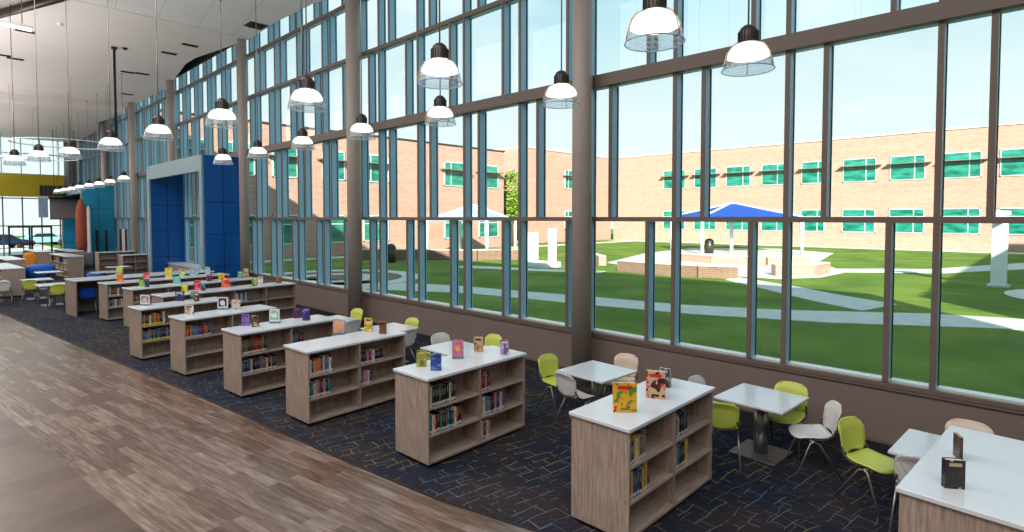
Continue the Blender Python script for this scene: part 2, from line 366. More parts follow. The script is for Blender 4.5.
for y, r in ((6.27, .185), (14.29, .2), (22.35, .17), (31.45, .19), (39.12, .2), (46.9, .2)):
    c = MB().lathe([(r, 0), (r, 10.6)], 'column', (WX-.30, y, 0), 28, True, True)
    struct(c.build('column'), 'round grey brown steel column in front of the window wall')
# ceiling
def cedge():
    pts = [(8.9, -9), (8.9, 15), (8.55, 17), (8.45, 19.5), (8.55, 22), (8.2, 24.6), (7.95, 26.3), (7.95, 27.6), (8.35, 30.5), (8.95, 33.1), (8.8, 36), (8.6, 39.2), (8.2, 43), (7.94, 46), (8.6, 50), (8.7, 60)]
    return pts
ce = cedge(); left = [(-1.7, 35.5), (1.79, 25.7), (3.06, 22.2), (4.5, 18.3), (5.6, 12), (6.2, 5), (6.6, -9)]
def clip(pts, y0, y1):
    out = []
    for (xa, ya), (xb, yb) in zip(pts, pts[1:]):
        if ya <= y0 < yb or yb <= y0 < ya: out.append((xa+(xb-xa)*(y0-ya)/(yb-ya), y0))
        if y0 < yb < y1: out.append((xb, yb))
        if ya <= y1 < yb: out.append((xa+(xb-xa)*(y1-ya)/(yb-ya), y1))
    return out
lf = left[::-1]+[(-7, 44)]
def ceil_piece(name, y0, y1, z, m, label):
    e = [p for p in [(None, None)] if p[0]]; 
    r = [(x, y) for x, y in ce if y0 < y < y1]
    def at(pts, y):
        for (xa, ya), (xb, yb) in zip(pts, pts[1:]):
            if ya <= y <= yb: return xa+(xb-xa)*(y-ya)/(yb-ya)
        return -7
    l = [(x, y) for x, y in lf if y0 < y < y1]
    right = [(at(ce, y0), y0)]+r+[(at(ce, y1), y1)]; lft = [(at(lf, y0), y0)]+l+[(at(lf, y1), y1)]
    o = MB().prism(right+lft[::-1], z, z+.62, m).build(name); struct(o, label)
struct(MB().box(WX-.06, WX+.02, P0, 60, 10.06, 10.62, 'dark').build('trim_bulkhead'), 'dark band above the glazing')
ceil_piece('ceiling', -9, 22.0, CZ, 'ctile', 'pale tiled ceiling nearest the windows')
ceil_piece('ceiling_middle', 22.06, 41, CZ, 'cplain', 'smooth painted ceiling beyond the seam')
ceil_piece('ceiling_far', 41, 60, 9.45, 'cplain', 'lower painted ceiling at the far end')
struct(MB().box(-7, 9.0, -9, 60, 10.62, 10.9, 'dark').build('roof'), 'dark underside of the roof deck')
mb = MB()
for (xa, ya), (xb, yb) in zip(left, left[1:]): mb.tube([(xa, ya, CZ+.1), (xb, yb, CZ+.1)], .13, 'darkmetal', 6)
for k in range(5): mb.tube([(-6, 24+k*2.2, 10.3), (1.4-k, 24+k*2.2, 10.3)], .12, 'darkmetal', 8)
struct(mb.build('trim_ceiling_edge'), 'dark edge beam and ducts beside the ceiling')
struct(MB().box(-7.2, -7, -9, 60, 0, 10.9, 'brownwall').build('wall_left')); struct(MB().box(-7, 9, -9.2, -9, 0, 10.9, 'brownwall').build('wall_back'))
# ---- blue portals
def portal(n, y0, y1, x0, top, label, bm='bluepanel'):
    o = MB()
    o.box(x0+.02, WX+.02, y0, y0+.3, 0, top, bm); o.box(x0+.02, WX+.02, y1, y1+.3, 0, top-.1, bm)
    for y in (y0, y1):
        xm = (x0+WX)/2
        o.box(xm-.012, xm+.012, y-.006, y, 0, top-.1, 'seamblue')
        for z in (1.2, 2.45, 3.7): o.box(x0+.02, WX, y-.006, y, z-.012, z+.012, 'seamblue')
    w = struct(o.build('wall_portal_%d' % n), label)
    s = MB(); s.box(x0-.04, x0+.14, y0+.3, y1+.3, top-.6, top+.02, 'soffit'); s.box(x0-.05, x0+.02, y0+.02, y0+.32, 0, top-.02, 'soffit'); s.box(x0-.05, x0+.02, y1-.02, y1+.32, 0, top, 'soffit')
    s.box(x0+.14, WX, y0+.3, y1, top-.12, top, 'dark'); s.build('soffit', w)
portal(1, P0, P1, 7.26, 5.5, 'blue panelled portal standing out from the window wall')
portal(2, Q0, Q1, 6.95, 5.3, 'second blue panelled portal at the far end', 'tealpanel')
struct(MB().box(7.95, WX, P0+.3, P1, 0, .86, 'woodh').box(7.93, WX, P0+.3, P1, .86, .92, 'sill').build('wall_recess'), 'low wood panel wall inside the blue portal')
# ---- end wall
EY = 58.0
f = MB()
for x in [-6.5+1.15*k for k in range(14)]:
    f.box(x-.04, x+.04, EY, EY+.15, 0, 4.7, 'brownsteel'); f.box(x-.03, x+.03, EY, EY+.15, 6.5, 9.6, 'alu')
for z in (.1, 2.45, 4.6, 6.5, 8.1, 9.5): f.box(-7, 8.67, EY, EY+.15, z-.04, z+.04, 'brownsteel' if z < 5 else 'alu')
w = struct(f.build('window_20'), 'far end glazing above and below the yellow band')
MB().add([(-7, EY+.1, 0), (8.67, EY+.1, 0), (8.67, EY+.1, 9.6), (-7, EY+.1, 9.6)], [(0, 1, 2, 3)], 'glass').build('glass', w)
struct(MB().box(-7, 7.6, EY-.6, EY-.05, 4.72, 6.45, 'yellow').build('wall_far'), 'olive yellow band across the far end wall')
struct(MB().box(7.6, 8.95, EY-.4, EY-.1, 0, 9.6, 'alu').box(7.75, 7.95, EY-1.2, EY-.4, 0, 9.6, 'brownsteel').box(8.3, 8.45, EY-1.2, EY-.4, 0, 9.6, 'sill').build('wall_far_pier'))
dr = empty('door_1', (4.0, EY-.1, 0)); struct(dr, 'brown framed entrance doors in the far wall')
for k in range(2):
    d = MB()
    for a, b, z0, z1 in ((0, .12, 0, 2.4), (1.2, 1.32, 0, 2.4), (0, 1.32, 2.3, 2.42), (0, 1.32, 0, .2), (0, 1.32, 1.0, 1.1)): d.box(a, b, -.06, .02, z0, z1, 'darkmetal')
    d.build('door_leaf', dr, (.1+k*1.34, 0, 0)); MB().tube([(0, -.1, .9), (0, -.1, 1.3)], .02, 'steel').build('handle', dr, (1.3+k*.28, 0, 0))

# ------------------------------------------------------------------ bookcases
PAL = dict(navy=(34, 40, 78), black=(24, 24, 28), maroon=(104, 30, 40), red=(178, 38, 38), teal=(28, 116, 124), green=(64, 110, 60), yellow=(210, 176, 50), cream=(214, 202, 170), grey=(116, 118, 124), blue=(46, 92, 160), purple=(88, 60, 124), orange=(206, 112, 40), brown=(104, 72, 52), pink=(206, 120, 146), white=(218, 218, 218))
def book_mesh(lab):
    w, h, d = 1, 1, 1
    b = MB(); b.box(0, .1, 0, 1, 0, 1, 'cover').box(.9, 1, 0, 1, 0, 1, 'cover').box(.1, .9, 0, .04, 0, 1, 'cover').box(.1, .9, .04, .97, .02, .98, 'paper')
    b.box(.08, .92, -.012, 0, .05, .19, lab).box(.35, .65, -.008, 0, .5, .84, 'title')
    o = b.build('book'); return o
BK = {'w': book_mesh('label'), 'y': book_mesh('labely')}
used = set()
def add_book(mtx, w, h, d, colname, label, group, kind='w', lean=0):
    src = BK[kind]
    if kind not in used: o = src; used.add(kind)
    else: o = src.copy(); COL.objects.link(o)
    o.matrix_world = mtx @ Matrix.Rotation(lean, 4, 'Y') @ Matrix.Diagonal((w, d, h, 1))
    c = PAL[colname]; j = random.uniform(.8, 1.15); o.color = (*[min(1, q*j) for q in srgb(*c)[:3]], 1)
    tag(o, label, 'book', group)
LEVZ = [.085, .405, .745]; UH = 1.13
LN = {2: 'top', 1: 'middle', 0: 'bottom'}
def bookcase(name, x, y, rot, length, label, bays, far=False, kind='w'):
    nb = max(2, round(length/.915)); D = .72; e = empty('bookcase', (x, y, 0), R(rot)); tag(e, label, 'bookcase', None)
    ov = .02
    MB().cbox(0, length, 0, D, UH-.035, UH, 'laminate', .004).box(.004, length-.004, .004, D-.004, UH-.04, UH-.032, 'edge').build('worktop', e)
    for a in (ov, length-ov-.025): MB().cbox(a, a+.025, ov, D-ov, .05, UH-.04, 'wood', .002).build('side_panel', e)
    MB().box(ov+.03, length-ov-.03, D/2-.008, D/2+.008, .08, UH-.04, 'wood').build('back_panel', e)
    MB().box(ov+.025, length-ov-.025, ov+.004, D-ov-.004, .05, .08, 'woodh').build('bottom_panel', e)
    MB().box(.08, length-.08, .08, D-.08, 0, .05, 'plinth').build('plinth', e)
    bw = (length-2*ov-.025)/nb
    for k in range(1, nb):
        a = ov+k*bw
        for q in (0, 1): MB().box(a, a+.025, (ov+.004, D/2+.008)[q], (D/2-.008, D-ov-.004)[q], .08, UH-.04, 'wood').build('divider', e)
    for k in range(nb):
        a = ov+k*bw+.025; b = ov+(k+1)*bw
        for zz in LEVZ[1:]:
            for q in (0, 1): MB().box(a, b, (ov+.006, D/2+.008)[q], (D/2-.008, D-ov-.006)[q], zz-.024, zz, 'woodh').build('shelf', e)
    base = Matrix.Translation((x, y, 0)) @ Matrix.Rotation(R(rot), 4, 'Z')
    sided = {0: 'left', 1: 'right'} if nb == 2 else {i: ORD[i] for i in range(nb)}
    for (bayi, lev), (n, cols, hh) in bays.items():
        px = ov+bayi*bw+.032; z = LEVZ[lev]
        for i in range(n):
            cn = cols[i % len(cols)] if random.random() < .8 else random.choice(cols)
            w = random.uniform(.026, .046); h = random.uniform(hh*.85, hh*1.1); d = random.uniform(.15, .18)
            if px+w > ov+(bayi+1)*bw-.01: break
            lb = '%s book, %s from left, %s shelf, %s bay, %s' % (cn, ORD[i], LN[lev], sided[bayi], name)
            add_book(base @ Matrix.Translation((px, .05+random.uniform(0, .015), z+.0005)), w, h, d, cn, lb, 'books on the %s' % name, kind); px += w+.002
    return e
dk = ['black', 'navy', 'grey', 'maroon', 'cream', 'green']
bookcase('nearest full bookcase', 4.45, 2.77, 0, 1.83, 'wood-grain bookcase under a white top, with the yellow comic book on it',
  {(0, 2): (9, ['grey', 'grey', 'navy', 'yellow', 'cream', 'yellow', 'brown'], .245), (0, 1): (11, ['yellow', 'cream', 'yellow', 'brown', 'green', 'blue', 'navy', 'black', 'maroon'], .26),
   (1, 2): (9, ['blue', 'green', 'grey', 'white', 'black', 'black', 'cream'], .235), (1, 1): (9, ['yellow', 'cream', 'teal', 'green', 'navy', 'black', 'black'], .25)})
bookcase('second full bookcase', 4.15, 5.43, 1, 1.83, 'wood-grain bookcase with five display books on its white top, beside a green chair',
  {(0, 2): (12, ['green', 'cream', 'black', 'navy', 'black', 'grey', 'black', 'black'], .24), (0, 1): (14, ['teal', 'teal', 'cream', 'red', 'black', 'green', 'navy', 'brown', 'blue'], .25),
   (1, 2): (6, ['maroon', 'red', 'maroon', 'pink', 'cream'], .22), (1, 1): (13, ['navy', 'blue', 'cream', 'blue', 'grey', 'yellow', 'navy', 'maroon', 'pink'], .25), (1, 0): (5, ['pink', 'cream', 'maroon', 'grey'], .24)})
bookcase('third full bookcase', 3.78, 7.81, 3, 1.83, 'wood-grain bookcase carrying the heart picture in a clear stand',
  {(0, 2): (11, ['white', 'brown', 'cream', 'grey', 'orange', 'navy', 'white', 'blue', 'grey'], .245), (0, 1): (9, ['black', 'teal', 'white', 'pink', 'teal', 'maroon', 'pink'], .24),
   (1, 2): (11, ['black', 'black', 'navy', 'black', 'maroon', 'pink', 'white'], .2), (1, 1): (6, ['navy', 'grey', 'pink', 'pink', 'white'], .22)})
bookcase('fourth full bookcase', 3.58, 9.86, 4, 1.9, 'wood-grain bookcase with purple books standing on its white top',
  {(0, 2): (12, ['green', 'black', 'green', 'black', 'maroon', 'brown', 'brown', 'red', 'red', 'red'], .26), (0, 1): (17, ['navy', 'grey', 'brown', 'teal', 'cream', 'black', 'orange', 'navy'], .24),
   (1, 2): (6, ['blue', 'teal', 'white', 'black', 'red', 'red'], .2)})
bookcase('fifth full bookcase', 3.33, 12.0, 6, 1.9, 'wood-grain bookcase topped by the round moon picture and two empty shelves',
  {(0, 2): (13, ['red', 'orange', 'black', 'blue', 'teal', 'grey', 'black', 'purple', 'navy'], .22)}, kind='w')
bookcase('sixth full bookcase', 3.06, 14.04, 6, 1.9, 'wood-grain bookcase with lime-labelled books on two shelves',
  {(0, 2): (13, ['brown', 'orange', 'black', 'green', 'white', 'teal', 'black', 'orange'], .25), (0, 1): (14, ['green', 'blue', 'navy', 'brown', 'black', 'grey', 'navy'], .24)}, kind='y')
bookcase('long bookcase against the wall', 3.96, 15.95, 6, 3.66, 'long four-bay bookcase reaching the window wall, red picture on top',
  {(1, 2): (4, ['grey', 'navy', 'black'], .22), (2, 2): (9, ['navy', 'white', 'blue', 'teal', 'white', 'teal'], .24)})
bookcase('second long bookcase', 3.77, 18.1, 7, 3.66, 'long bookcase behind the one with the red picture',
  {(0, 2): (7, ['brown', 'maroon', 'orange', 'brown'], .22), (0, 1): (5, ['brown', 'grey'], .2)})
bookcase('third long bookcase', 3.56, 20.15, 7, 3.66, 'long bookcase with an orange square book on its end',
  {(0, 2): (9, ['green', 'white', 'grey', 'brown', 'orange', 'brown'], .25), (0, 1): (11, ['grey', 'white', 'navy', 'grey'], .24)})
# nearest, cut by the frame
bookcase('corner bookcase', 4.80, .06, -4, 1.83, 'nearest white-topped bookcase, holding two dark books',
  {(0, 2): (9, dk, .24), (1, 2): (9, dk, .24), (1, 1): (9, dk, .24)} if False else {})
# counter with knee space
cn = empty('counter', (3.04, 21.85, 0), R(5)); tag(cn, 'white-topped wooden counter with knee space for the blue chair', 'counter')
MB().cbox(0, 4.2, 0, 1.12, 1.09, 1.13, 'laminate', .004).build('worktop', cn)
for a in (.02, 1.35, 2.8, 4.13): MB().cbox(a, a+.05, .02, 1.1, 0, 1.09, 'wood', .003).build('side_panel', cn)
MB().box(.07, 4.13, 1.04, 1.08, 0, 1.09, 'greyscreen').build('back_panel', cn)

# ------------------------------------------------------------------ display books
ART = {}
def display(x, y, w, h, kind, bg, c1, c2, label, rz=-40, seed=1):
    """book, stand or framed picture standing on a worktop; base point is its near bottom edge"""
    m = art('cover_art', bg, c1, c2, 11, seed)
    d = .05 if kind == 'thick' else .022
    z = UH+.001
    if kind in ('book', 'thick'):
        b = MB(); b.box(-w/2, w/2, 0, .004, 0, h, m).box(-w/2, w/2, d-.004, d, 0, h, m).box(-w/2, -w/2+.006, .004, d-.004, 0, h, m).box(-w/2+.006, w/2-.006, .004, d-.004, .004, h-.006, 'paper')
        # title bar and lower panel printed on the cover
        b.box(-w*.32, w*.32, -.0015, 0, h*.78, h*.9, srgbmat(c2)); b.box(-w*.2, w*.2, -.0015, 0, h*.08, h*.16, srgbmat(c1))
        o = b.build('book', None, (x, y, z), R(rz)); tag(o, label, 'book', 'display books on the bookcase tops')
    elif kind == 'open':
        b = MB()
        for s in (-1, 1):
            mt = Matrix.Rotation(s*R(24), 4, 'Z'); xx = (-w*.9, 0) if s < 0 else (0, w*.9)
            b.box(min(xx), max(xx), 0, .014, 0, h, m, mt); b.box(min(xx)+.004, max(xx)-.004, .014, .03, .004, h-.004, 'paper', mt)
        o = b.build('book', None, (x, y, z), R(rz)); tag(o, label, 'book', 'display books on the bookcase tops')
    else:
        e = empty('picture_stand', (x, y, z), R(rz)); tag(e, label, 'picture stand', 'stands on the bookcase tops')
        MB().box(-w/2, w/2, -.05, .1, 0, .008, 'acrylic').box(-w/2, w/2, .0, .006, .008, h, 'acrylic').build('stand', e)
        p = MB(); p.box(-w*.46, w*.46, -.008, -.002, .03, h*.97, 'whitepaint' if kind == 'framed' else m)
        p.box(-w*.38, w*.38, -.0095, -.008, .06, h*.9, m)
        n = 20; p.add([(w*.24*cos(2*pi*i/n), -.0105, h*.52+w*.24*sin(2*pi*i/n)) for i in range(n)], [tuple(range(n))], srgbmat(c2)); p.build('picture', e)
SM = {}
def srgbmat(c):
    if c not in SM: SM[c] = plain('print_colour', c, .4, var=.01)
    return SM[c]
comic = (x, y) = (4.91, 2.99)
D = [
 (4.82, 3.06, .235, .3, 'thick', (226, 170, 30), (90, 140, 50), (190, 40, 50), 'yellow and green comic book with red title on the nearest full bookcase', -48),
 (5.42, 3.06, .2, .3, 'thick', (200, 170, 130), (60, 20, 20), (196, 44, 50), 'tan book with a red figure on its cover, behind the yellow comic', -66),
 (5.86, 3.2, .14, .22, 'thick', (60, 66, 78), (30, 34, 40), (150, 160, 170), 'dark thick book standing behind the red figure book', -80),
 (5.11, .46, .13, .21, 'thick', (44, 40, 40), (60, 50, 44), (190, 176, 140), 'small dark upright book with cream pages on the nearest white worktop', -55),
 (5.80, .50, .13, .19, 'book', (90, 60, 56), (60, 40, 40), (120, 90, 80), 'thin maroon book edge-on behind the small dark book', 25),
 (4.44, 5.94, .13, .22, 'book', (150, 150, 70), (100, 110, 40), (190, 190, 110), 'olive green book beside the blue one on the second bookcase', -48),
 (4.46, 5.66, .14, .22, 'book', (50, 80, 150), (90, 130, 190), (30, 40, 90), 'blue patterned book at the front corner of the second bookcase', -48),
 (5.07, 5.94, .16, .27, 'stand', (200, 120, 140), (180, 100, 130), (236, 170, 90), 'pink picture with an orange flame in a clear stand', -48),
 (5.51, 6.00, .13, .22, 'thick', (196, 160, 120), (170, 130, 90), (24, 22, 22), 'tan and black book in the middle of the second bookcase', -58),
 (5.65, 5.60, .12, .22, 'book', (190, 170, 200), (120, 90, 150), (230, 220, 230), 'lilac book at the right end of the second bookcase', -52),
 (4.73, 8.62, .2, .25, 'stand', (214, 170, 170), (200, 140, 150), (236, 160, 70), 'pale pink picture with an orange heart in a clear stand', -48),
 (5.18, 8.43, .14, .24, 'book', (200, 160, 60), (230, 200, 120), (120, 80, 30), 'golden book on the third bookcase', -48),
 (5.26, 8.11, .12, .21, 'book', (110, 70, 50), (200, 90, 30), (60, 36, 30), 'brown book with an orange patch on the third bookcase', -48),
 (3.92, 10.50, .14, .21, 'book', (112, 90, 170), (140, 120, 190), (90, 70, 140), 'lavender purple book on the left end of the fourth bookcase', -45),
 (4.0, 10.27, .13, .21, 'book', (90, 76, 60), (190, 170, 130), (50, 40, 36), 'dark tan book beside the lavender one', -45),
 (4.41, 10.41, .2, .27, 'framed', (150, 190, 170), (200, 220, 210), (226, 232, 226), 'pale green picture in a clear stand', -45),
 (4.93, 10.58, .14, .21, 'book', (60, 40, 70), (90, 60, 90), (140, 60, 80), 'plum book just behind the indigo one', -30),
 (4.93, 10.22, .15, .24, 'book', (50, 40, 96), (90, 80, 150), (150, 140, 190), 'indigo book with a pale figure on the fourth bookcase', -48),
 (3.6, 12.6, .17, .18, 'book', (170, 140, 110), (220, 210, 190), (70, 60, 60), 'small tan picture book on the end of the fifth bookcase', -45),
 (4.30, 12.76, .23, .27, 'framed', (40, 48, 66), (60, 70, 90), (206, 214, 224), 'dark picture with a pale moon disc in a white frame', -45),
 (4.47, 12.49, .18, .22, 'book', (190, 190, 180), (190, 110, 110), (224, 216, 210), 'pale book with a red lower edge next to the moon picture', -45),
 (3.29, 14.6, .22, .24, 'framed', (120, 120, 130), (190, 190, 196), (206, 190, 190), 'grey picture stand on the end of the sixth bookcase', -45),
 (4.03, 14.78, .21, .23, 'book', (36, 44, 76), (60, 72, 110), (196, 204, 214), 'navy square book with a pale disc on the sixth bookcase', -45),
 (4.33, 14.74, .17, .2, 'book', (120, 150, 130), (60, 80, 70), (170, 190, 180), 'grey green book next to the navy square one', -45),
 (4.28, 14.42, .12, .2, 'book', (120, 96, 76), (40, 36, 36), (220, 214, 200), 'narrow brown and white book next to the grey green one', -45),
 (4.62, 16.5, .16, .18, 'book', (220, 200, 40), (170, 160, 30), (240, 230, 120), 'yellow book above the navy square one', -45),
 (4.98, 16.68, .18, .27, 'book', (196, 40, 60), (230, 120, 130), (130, 20, 40), 'red book with a pink figure on the long bookcase', -45),
 (5.05, 16.45, .12, .19, 'book', (60, 110, 130), (30, 50, 80), (140, 180, 190), 'small teal book beside the red one', -45),
 (5.72, 16.75, .22, .27, 'book', (214, 60, 40), (236, 120, 70), (244, 190, 160), 'red orange square book on the long bookcase', -45),
 (6.40, 16.44, .14, .24, 'book', (170, 180, 90), (90, 120, 60), (214, 214, 150), 'green and yellow book on the long bookcase', -45),
 (6.71, 16.8, .15, .23, 'book', (224, 222, 216), (180, 180, 180), (120, 120, 120), 'white book with a grey disc on the long bookcase', -45),
 (7.2, 16.7, .17, .2, 'book', (130, 80, 50), (90, 60, 40), (200, 150, 90), 'brown book at the window end of the long bookcase', -45),
 (4.14, 18.72, .15, .22, 'book', (110, 160, 60), (160, 200, 90), (70, 110, 40), 'green book on the second long bookcase', -45),
 (4.2, 18.42, .12, .22, 'book', (40, 50, 84), (70, 80, 120), (120, 130, 160), 'dark blue book beside the green one', -45),
 (5.06, 18.8, .2, .21, 'book', (110, 200, 180), (80, 170, 170), (190, 230, 210), 'aqua book on the second long bookcase', -45),
 (5.93, 18.75, .16, .21, 'book', (120, 50, 66), (70, 30, 50), (200, 150, 160), 'plum and white book on the second long bookcase', -45),
 (6.34, 18.9, .19, .21, 'book', (216, 196, 50), (180, 160, 30), (240, 224, 130), 'bright yellow book on the second long bookcase', -45),
 (6.93, 18.95, .16, .22, 'book', (110, 170, 140), (70, 130, 110), (180, 210, 190), 'mint green book near the blue portal', -45),
 (7.12, 18.98, .18, .3, 'book', (190, 170, 130), (140, 120, 90), (220, 200, 170), 'tall tan book at the window end, next to mint green', -45),
 (3.96, 20.45, .18, .23, 'book', (226, 120, 36), (240, 160, 80), (190, 90, 20), 'orange square book on the third long bookcase', -45),
 (4.66, 20.5, .19, .24, 'book', (224, 100, 120), (240, 160, 160), (190, 50, 70), 'pink red book on the third long bookcase', -45),
 (5.37, 20.85, .22, .32, 'book', (216, 206, 60), (236, 230, 130), (170, 160, 40), 'large yellow book on the third long bookcase', -45),
 (5.80, 20.95, .19, .23, 'book', (180, 200, 120), (220, 230, 180), (90, 110, 60), 'lime and white book on the third long bookcase', -45),
 (6.05, 20.6, .3, .26, 'book', (160, 190, 200), (200, 220, 226), (120, 160, 170), 'wide pale blue book on the third long bookcase', -45),
 (6.52, 20.75, .16, .28, 'book', (170, 206, 214), (220, 236, 240), (110, 150, 160), 'sky blue book at the far end of the third long bookcase', -45),
]
for i, d in enumerate(D): display(d[0], d[1], d[2], d[3], d[4], d[5], d[6], d[7], d[8], d[9]+0, i*1.37)

# ------------------------------------------------------------------ chairs and tables
def make_chair(c):
    e = empty('chair')
    def seat(u, v):       # u front-back, v side
        a = u*2-1; b = v*2-1; k = (1-.10*abs(b)**4*(a*a)); x = a*.215*(1-.14*abs(b)**3); y = b*.225*(1-.16*abs(a)**4)
        z = .445+.012*b*b*2-.018*max(0, a)**3*1.5+.03*max(0, -a)**3
        return (x, y, z)
    MB().sheet(seat, 10, 10, .014, 'seat_'+c).build('seat', e)
    def back(u, v):       # u up, v side
        b = v*2-1; w = .218*(1-.38*abs(2*u-1)**6)*(.93+.07*u)
        z = .50+.345*u-.02*abs(b)**4*(1 if u > .7 else 0); x = -.235-.05*u-.035*max(0, u-.75)/.25+.035*b*b
        return (x, b*w, z)
    MB().sheet(back, 18, 10, .011, 'back_'+c).build('backrest', e)
    for s in (-1, 1):
        MB().tube([(-.02, s*.2, .435), (.06, s*.205, .40), (.215, s*.235, 0.0)], .0115, 'chrome').build('leg', e)
        MB().tube([(.07, s*.2, .435), (-.03, s*.205, .40), (-.28, s*.235, 0.0)], .0115, 'chrome').build('leg', e)
        MB().tube([(.02, s*.215, .44), (-.10, s*.225, .455), (-.19, s*.215, .50), (-.235, s*.19, .60)], .012, 'darkmetal').build('back_bracket', e)
    MB().tube([(-.0, -.205, .425), (-.0, .205, .425)], .011, 'chrome').build('crossbar', e)
    return e
protos = {}
def chair(c, x, y, deg, label, group='chairs around the square tables'):
    if c not in protos: o = protos[c] = make_chair(c); o.location = (x, y, 0); o.rotation_euler[2] = R(deg)
    else: o = dup(protos[c], (x, y, 0), R(deg))
    tag(o, label, 'chair', group); return o
tproto = None
def table(x, y, deg, label, s=.88, group='square tables by the window wall'):
    global tproto
    if tproto is None:
        e = empty('table', (x, y, 0), R(deg)); tproto = e
        MB().cbox(-s/2, s/2, -s/2, s/2, .715, .742, 'laminate', .004).box(-s/2+.003, s/2-.003, -s/2+.003, s/2-.003, .71, .718, 'edge').build('tabletop', e)
        MB().lathe([(.09, .012), (.09, .70)], 'steel', n=24, cap=True).build('pedestal', e)
        MB().cbox(-.16, .16, -.16, .16, .695, .71, 'darkmetal', .003).build('mounting_plate', e)
        MB().cbox(-.30, .30, -.30, .30, 0, .014, 'steel', .003).build('base_plate', e)
    else: e = dup(tproto, (x, y, 0), R(deg))
    tag(e, label, 'table', group)
table(7.08, .68, -3, 'square white table between the nearest worktop and the wall')
table(7.53, 2.70, -3, 'square white table with a yellow green chair on its wall side')
table(7.08, 5.0, -3, 'square white table in front of the thick column')
table(6.56, 7.78, 2, 'square white table behind the bookcase with the pink flame picture')
table(6.75, 10.15, 2, 'square white table behind the bookcase with the heart picture')
table(6.38, 11.95, 3, 'square white table behind the bookcase with the purple books')
chair('green', 7.02, 1.33, 250, 'green chair standing free on the carpet before the corner table')
chair('white', 6.72, .86, 5, 'white chair mostly hidden by the nearest worktop')
chair('beige', 7.66, .62, 176, 'beige chair by the wall behind the corner table')
chair('green', 6.92, 2.98, 24, 'green chair next to the right end of the nearest full bookcase')
chair('green', 7.84, 2.50, 182, 'yellow green chair between a table and the low wall')
chair('white', 7.44, 2.08, 124, 'white chair seen side-on, right of the table with steel pedestal')
chair('white', 7.46, 3.32, 266, 'white chair whose back peeks over the nearest full bookcase')
chair('green', 6.95, 5.66, 262, 'green chair just left of the thick column')
chair('white', 6.62, 5.03, -8, 'white chair with perforated back turned to the viewer')
chair('beige', 7.66, 4.97, 188, 'beige chair by the low wall right of the thick column')
chair('green', 7.02, 4.32, 92, 'green chair mostly hidden behind the red figure book')
chair('white', 6.80, 8.28, 262, 'white chair behind the table at the pink flame picture')
chair('green', 7.22, 7.68, 184, 'bright green chair against the wall behind the tan and black book')
chair('green', 6.05, 7.62, 0, 'green chair glimpsed between the olive and blue books')
chair('green', 7.20, 10.28, 186, 'green chair by the wall behind the third bookcase end')
chair('white', 6.66, 9.60, 95, 'white chair at the right end of the third bookcase')
chair('green', 7.02, 12.3, 190, 'green chair beside the second column from the front')
chair('white', 6.42, 11.36, 95, 'white chair in front of the second column')
# far group
chair('green', 2.93, 24.5, 92, 'green chair at the far table nearest the knee-space counter', 'chairs around the far tables')
chair('green', 2.48, 26.9, 80, 'green chair at the middle far table near the aisle', 'chairs around the far tables')
chair('white', 1.75, 26.95, 80, 'white chair at the leftmost far table', 'chairs around the far tables')
chair('white', 1.45, 29.0, 250, 'white chair behind the leftmost far table', 'chairs around the far tables')
chair('blue', 3.45, 22.5, 84, 'blue chair pushed into the knee space of the counter', 'chairs around the far tables')
table(2.93, 25.45, 4, 'square white far table nearest the counter', group='tables at the far left')
table(2.75, 27.9, 4, 'white far table behind the middle green chair', group='tables at the far left')
table(1.5, 28.0, 4, 'leftmost white far table by the aisle', group='tables at the far left')
table(5.2, 29.6, 4, 'white table in front of the blue portal, nearer one', group='tables at the far left')
table(6.2, 32.3, 4, 'white table beside the blue portal, farther one', group='tables at the far left')
table(3.5, 31.4, 4, 'white far table right of the aisle bookcase', group='tables at the far left')
chair('green', 5.7, 30.6, 200, 'green chair by the tables near the blue portal', 'chairs around the far tables')
# far bookcases
far = [(1.55, 32.6, -86, 3.66, 'far aisle bookcase'), (4.45, 39.4, -86, 3.66, 'far brown-book bookcase'), (6.5, 38.6, 5, 1.83, 'far low bookcase beside the blue portal'),
       (5.3, 44.9, -86, 3.66, 'far bookcase in front of the rocket model'), (3.9, 45.6, -86, 3.66, 'far bookcase behind the orange chair'), (2.1, 38.5, -86, 3.66, 'far bookcase at the left edge, farther one'), (6.9, 34.9, 5, 1.2, 'small far shelf unit beyond the blue portal')]
for i, (x, y, r, ln, nm) in enumerate(far):
    bookcase(nm, x, y, r, ln, nm+', low and wood-grained', {(k, l): (5, ['brown', 'maroon', 'black', 'brown', 'cream'], .25) for k in range(4) for l in (2, 1)} if i in (0, 1) else {})
# soft seats
def blob(name, c, sx, sy, sz, m, label, cat, parent=None):
    def f(u, v):
        th = u*pi; ph = v*2*pi; e = .6
        g = lambda q: math.copysign(abs(q)**e, q)
        return (sx*g(sin(th))*g(cos(ph)), sy*g(sin(th))*g(sin(ph)), sz*(1-g(cos(th))))
    vs = []; fs = []; nu, nv = 10, 16
    for i in range(nu+1):
        for j in range(nv): vs.append(f(i/nu, j/nv))
    for i in range(nu):
        for j in range(nv): k = (j+1) % nv; fs.append((i*nv+j, i*nv+k, (i+1)*nv+k, (i+1)*nv+j))
    o = MB().add(vs, fs, m, True).build(name, parent, c)
    if label: tag(o, label, cat)
    return o
blob('armchair', (3.75, 36.6, 0), .62, .5, .38, 'cushionblue', 'low blue upholstered seat at the far left', 'seat')
oc = empty('lounge_chair', (3.5, 37.8, 0)); tag(oc, 'tall orange lounge chair beside the low blue seat', 'chair')
blob('seat', (0, 0, .05), .28, .3, .22, 'orange', None, None, oc); blob('backrest', (0, .22, .3), .28, .1, .5, 'orange', None, None, oc)
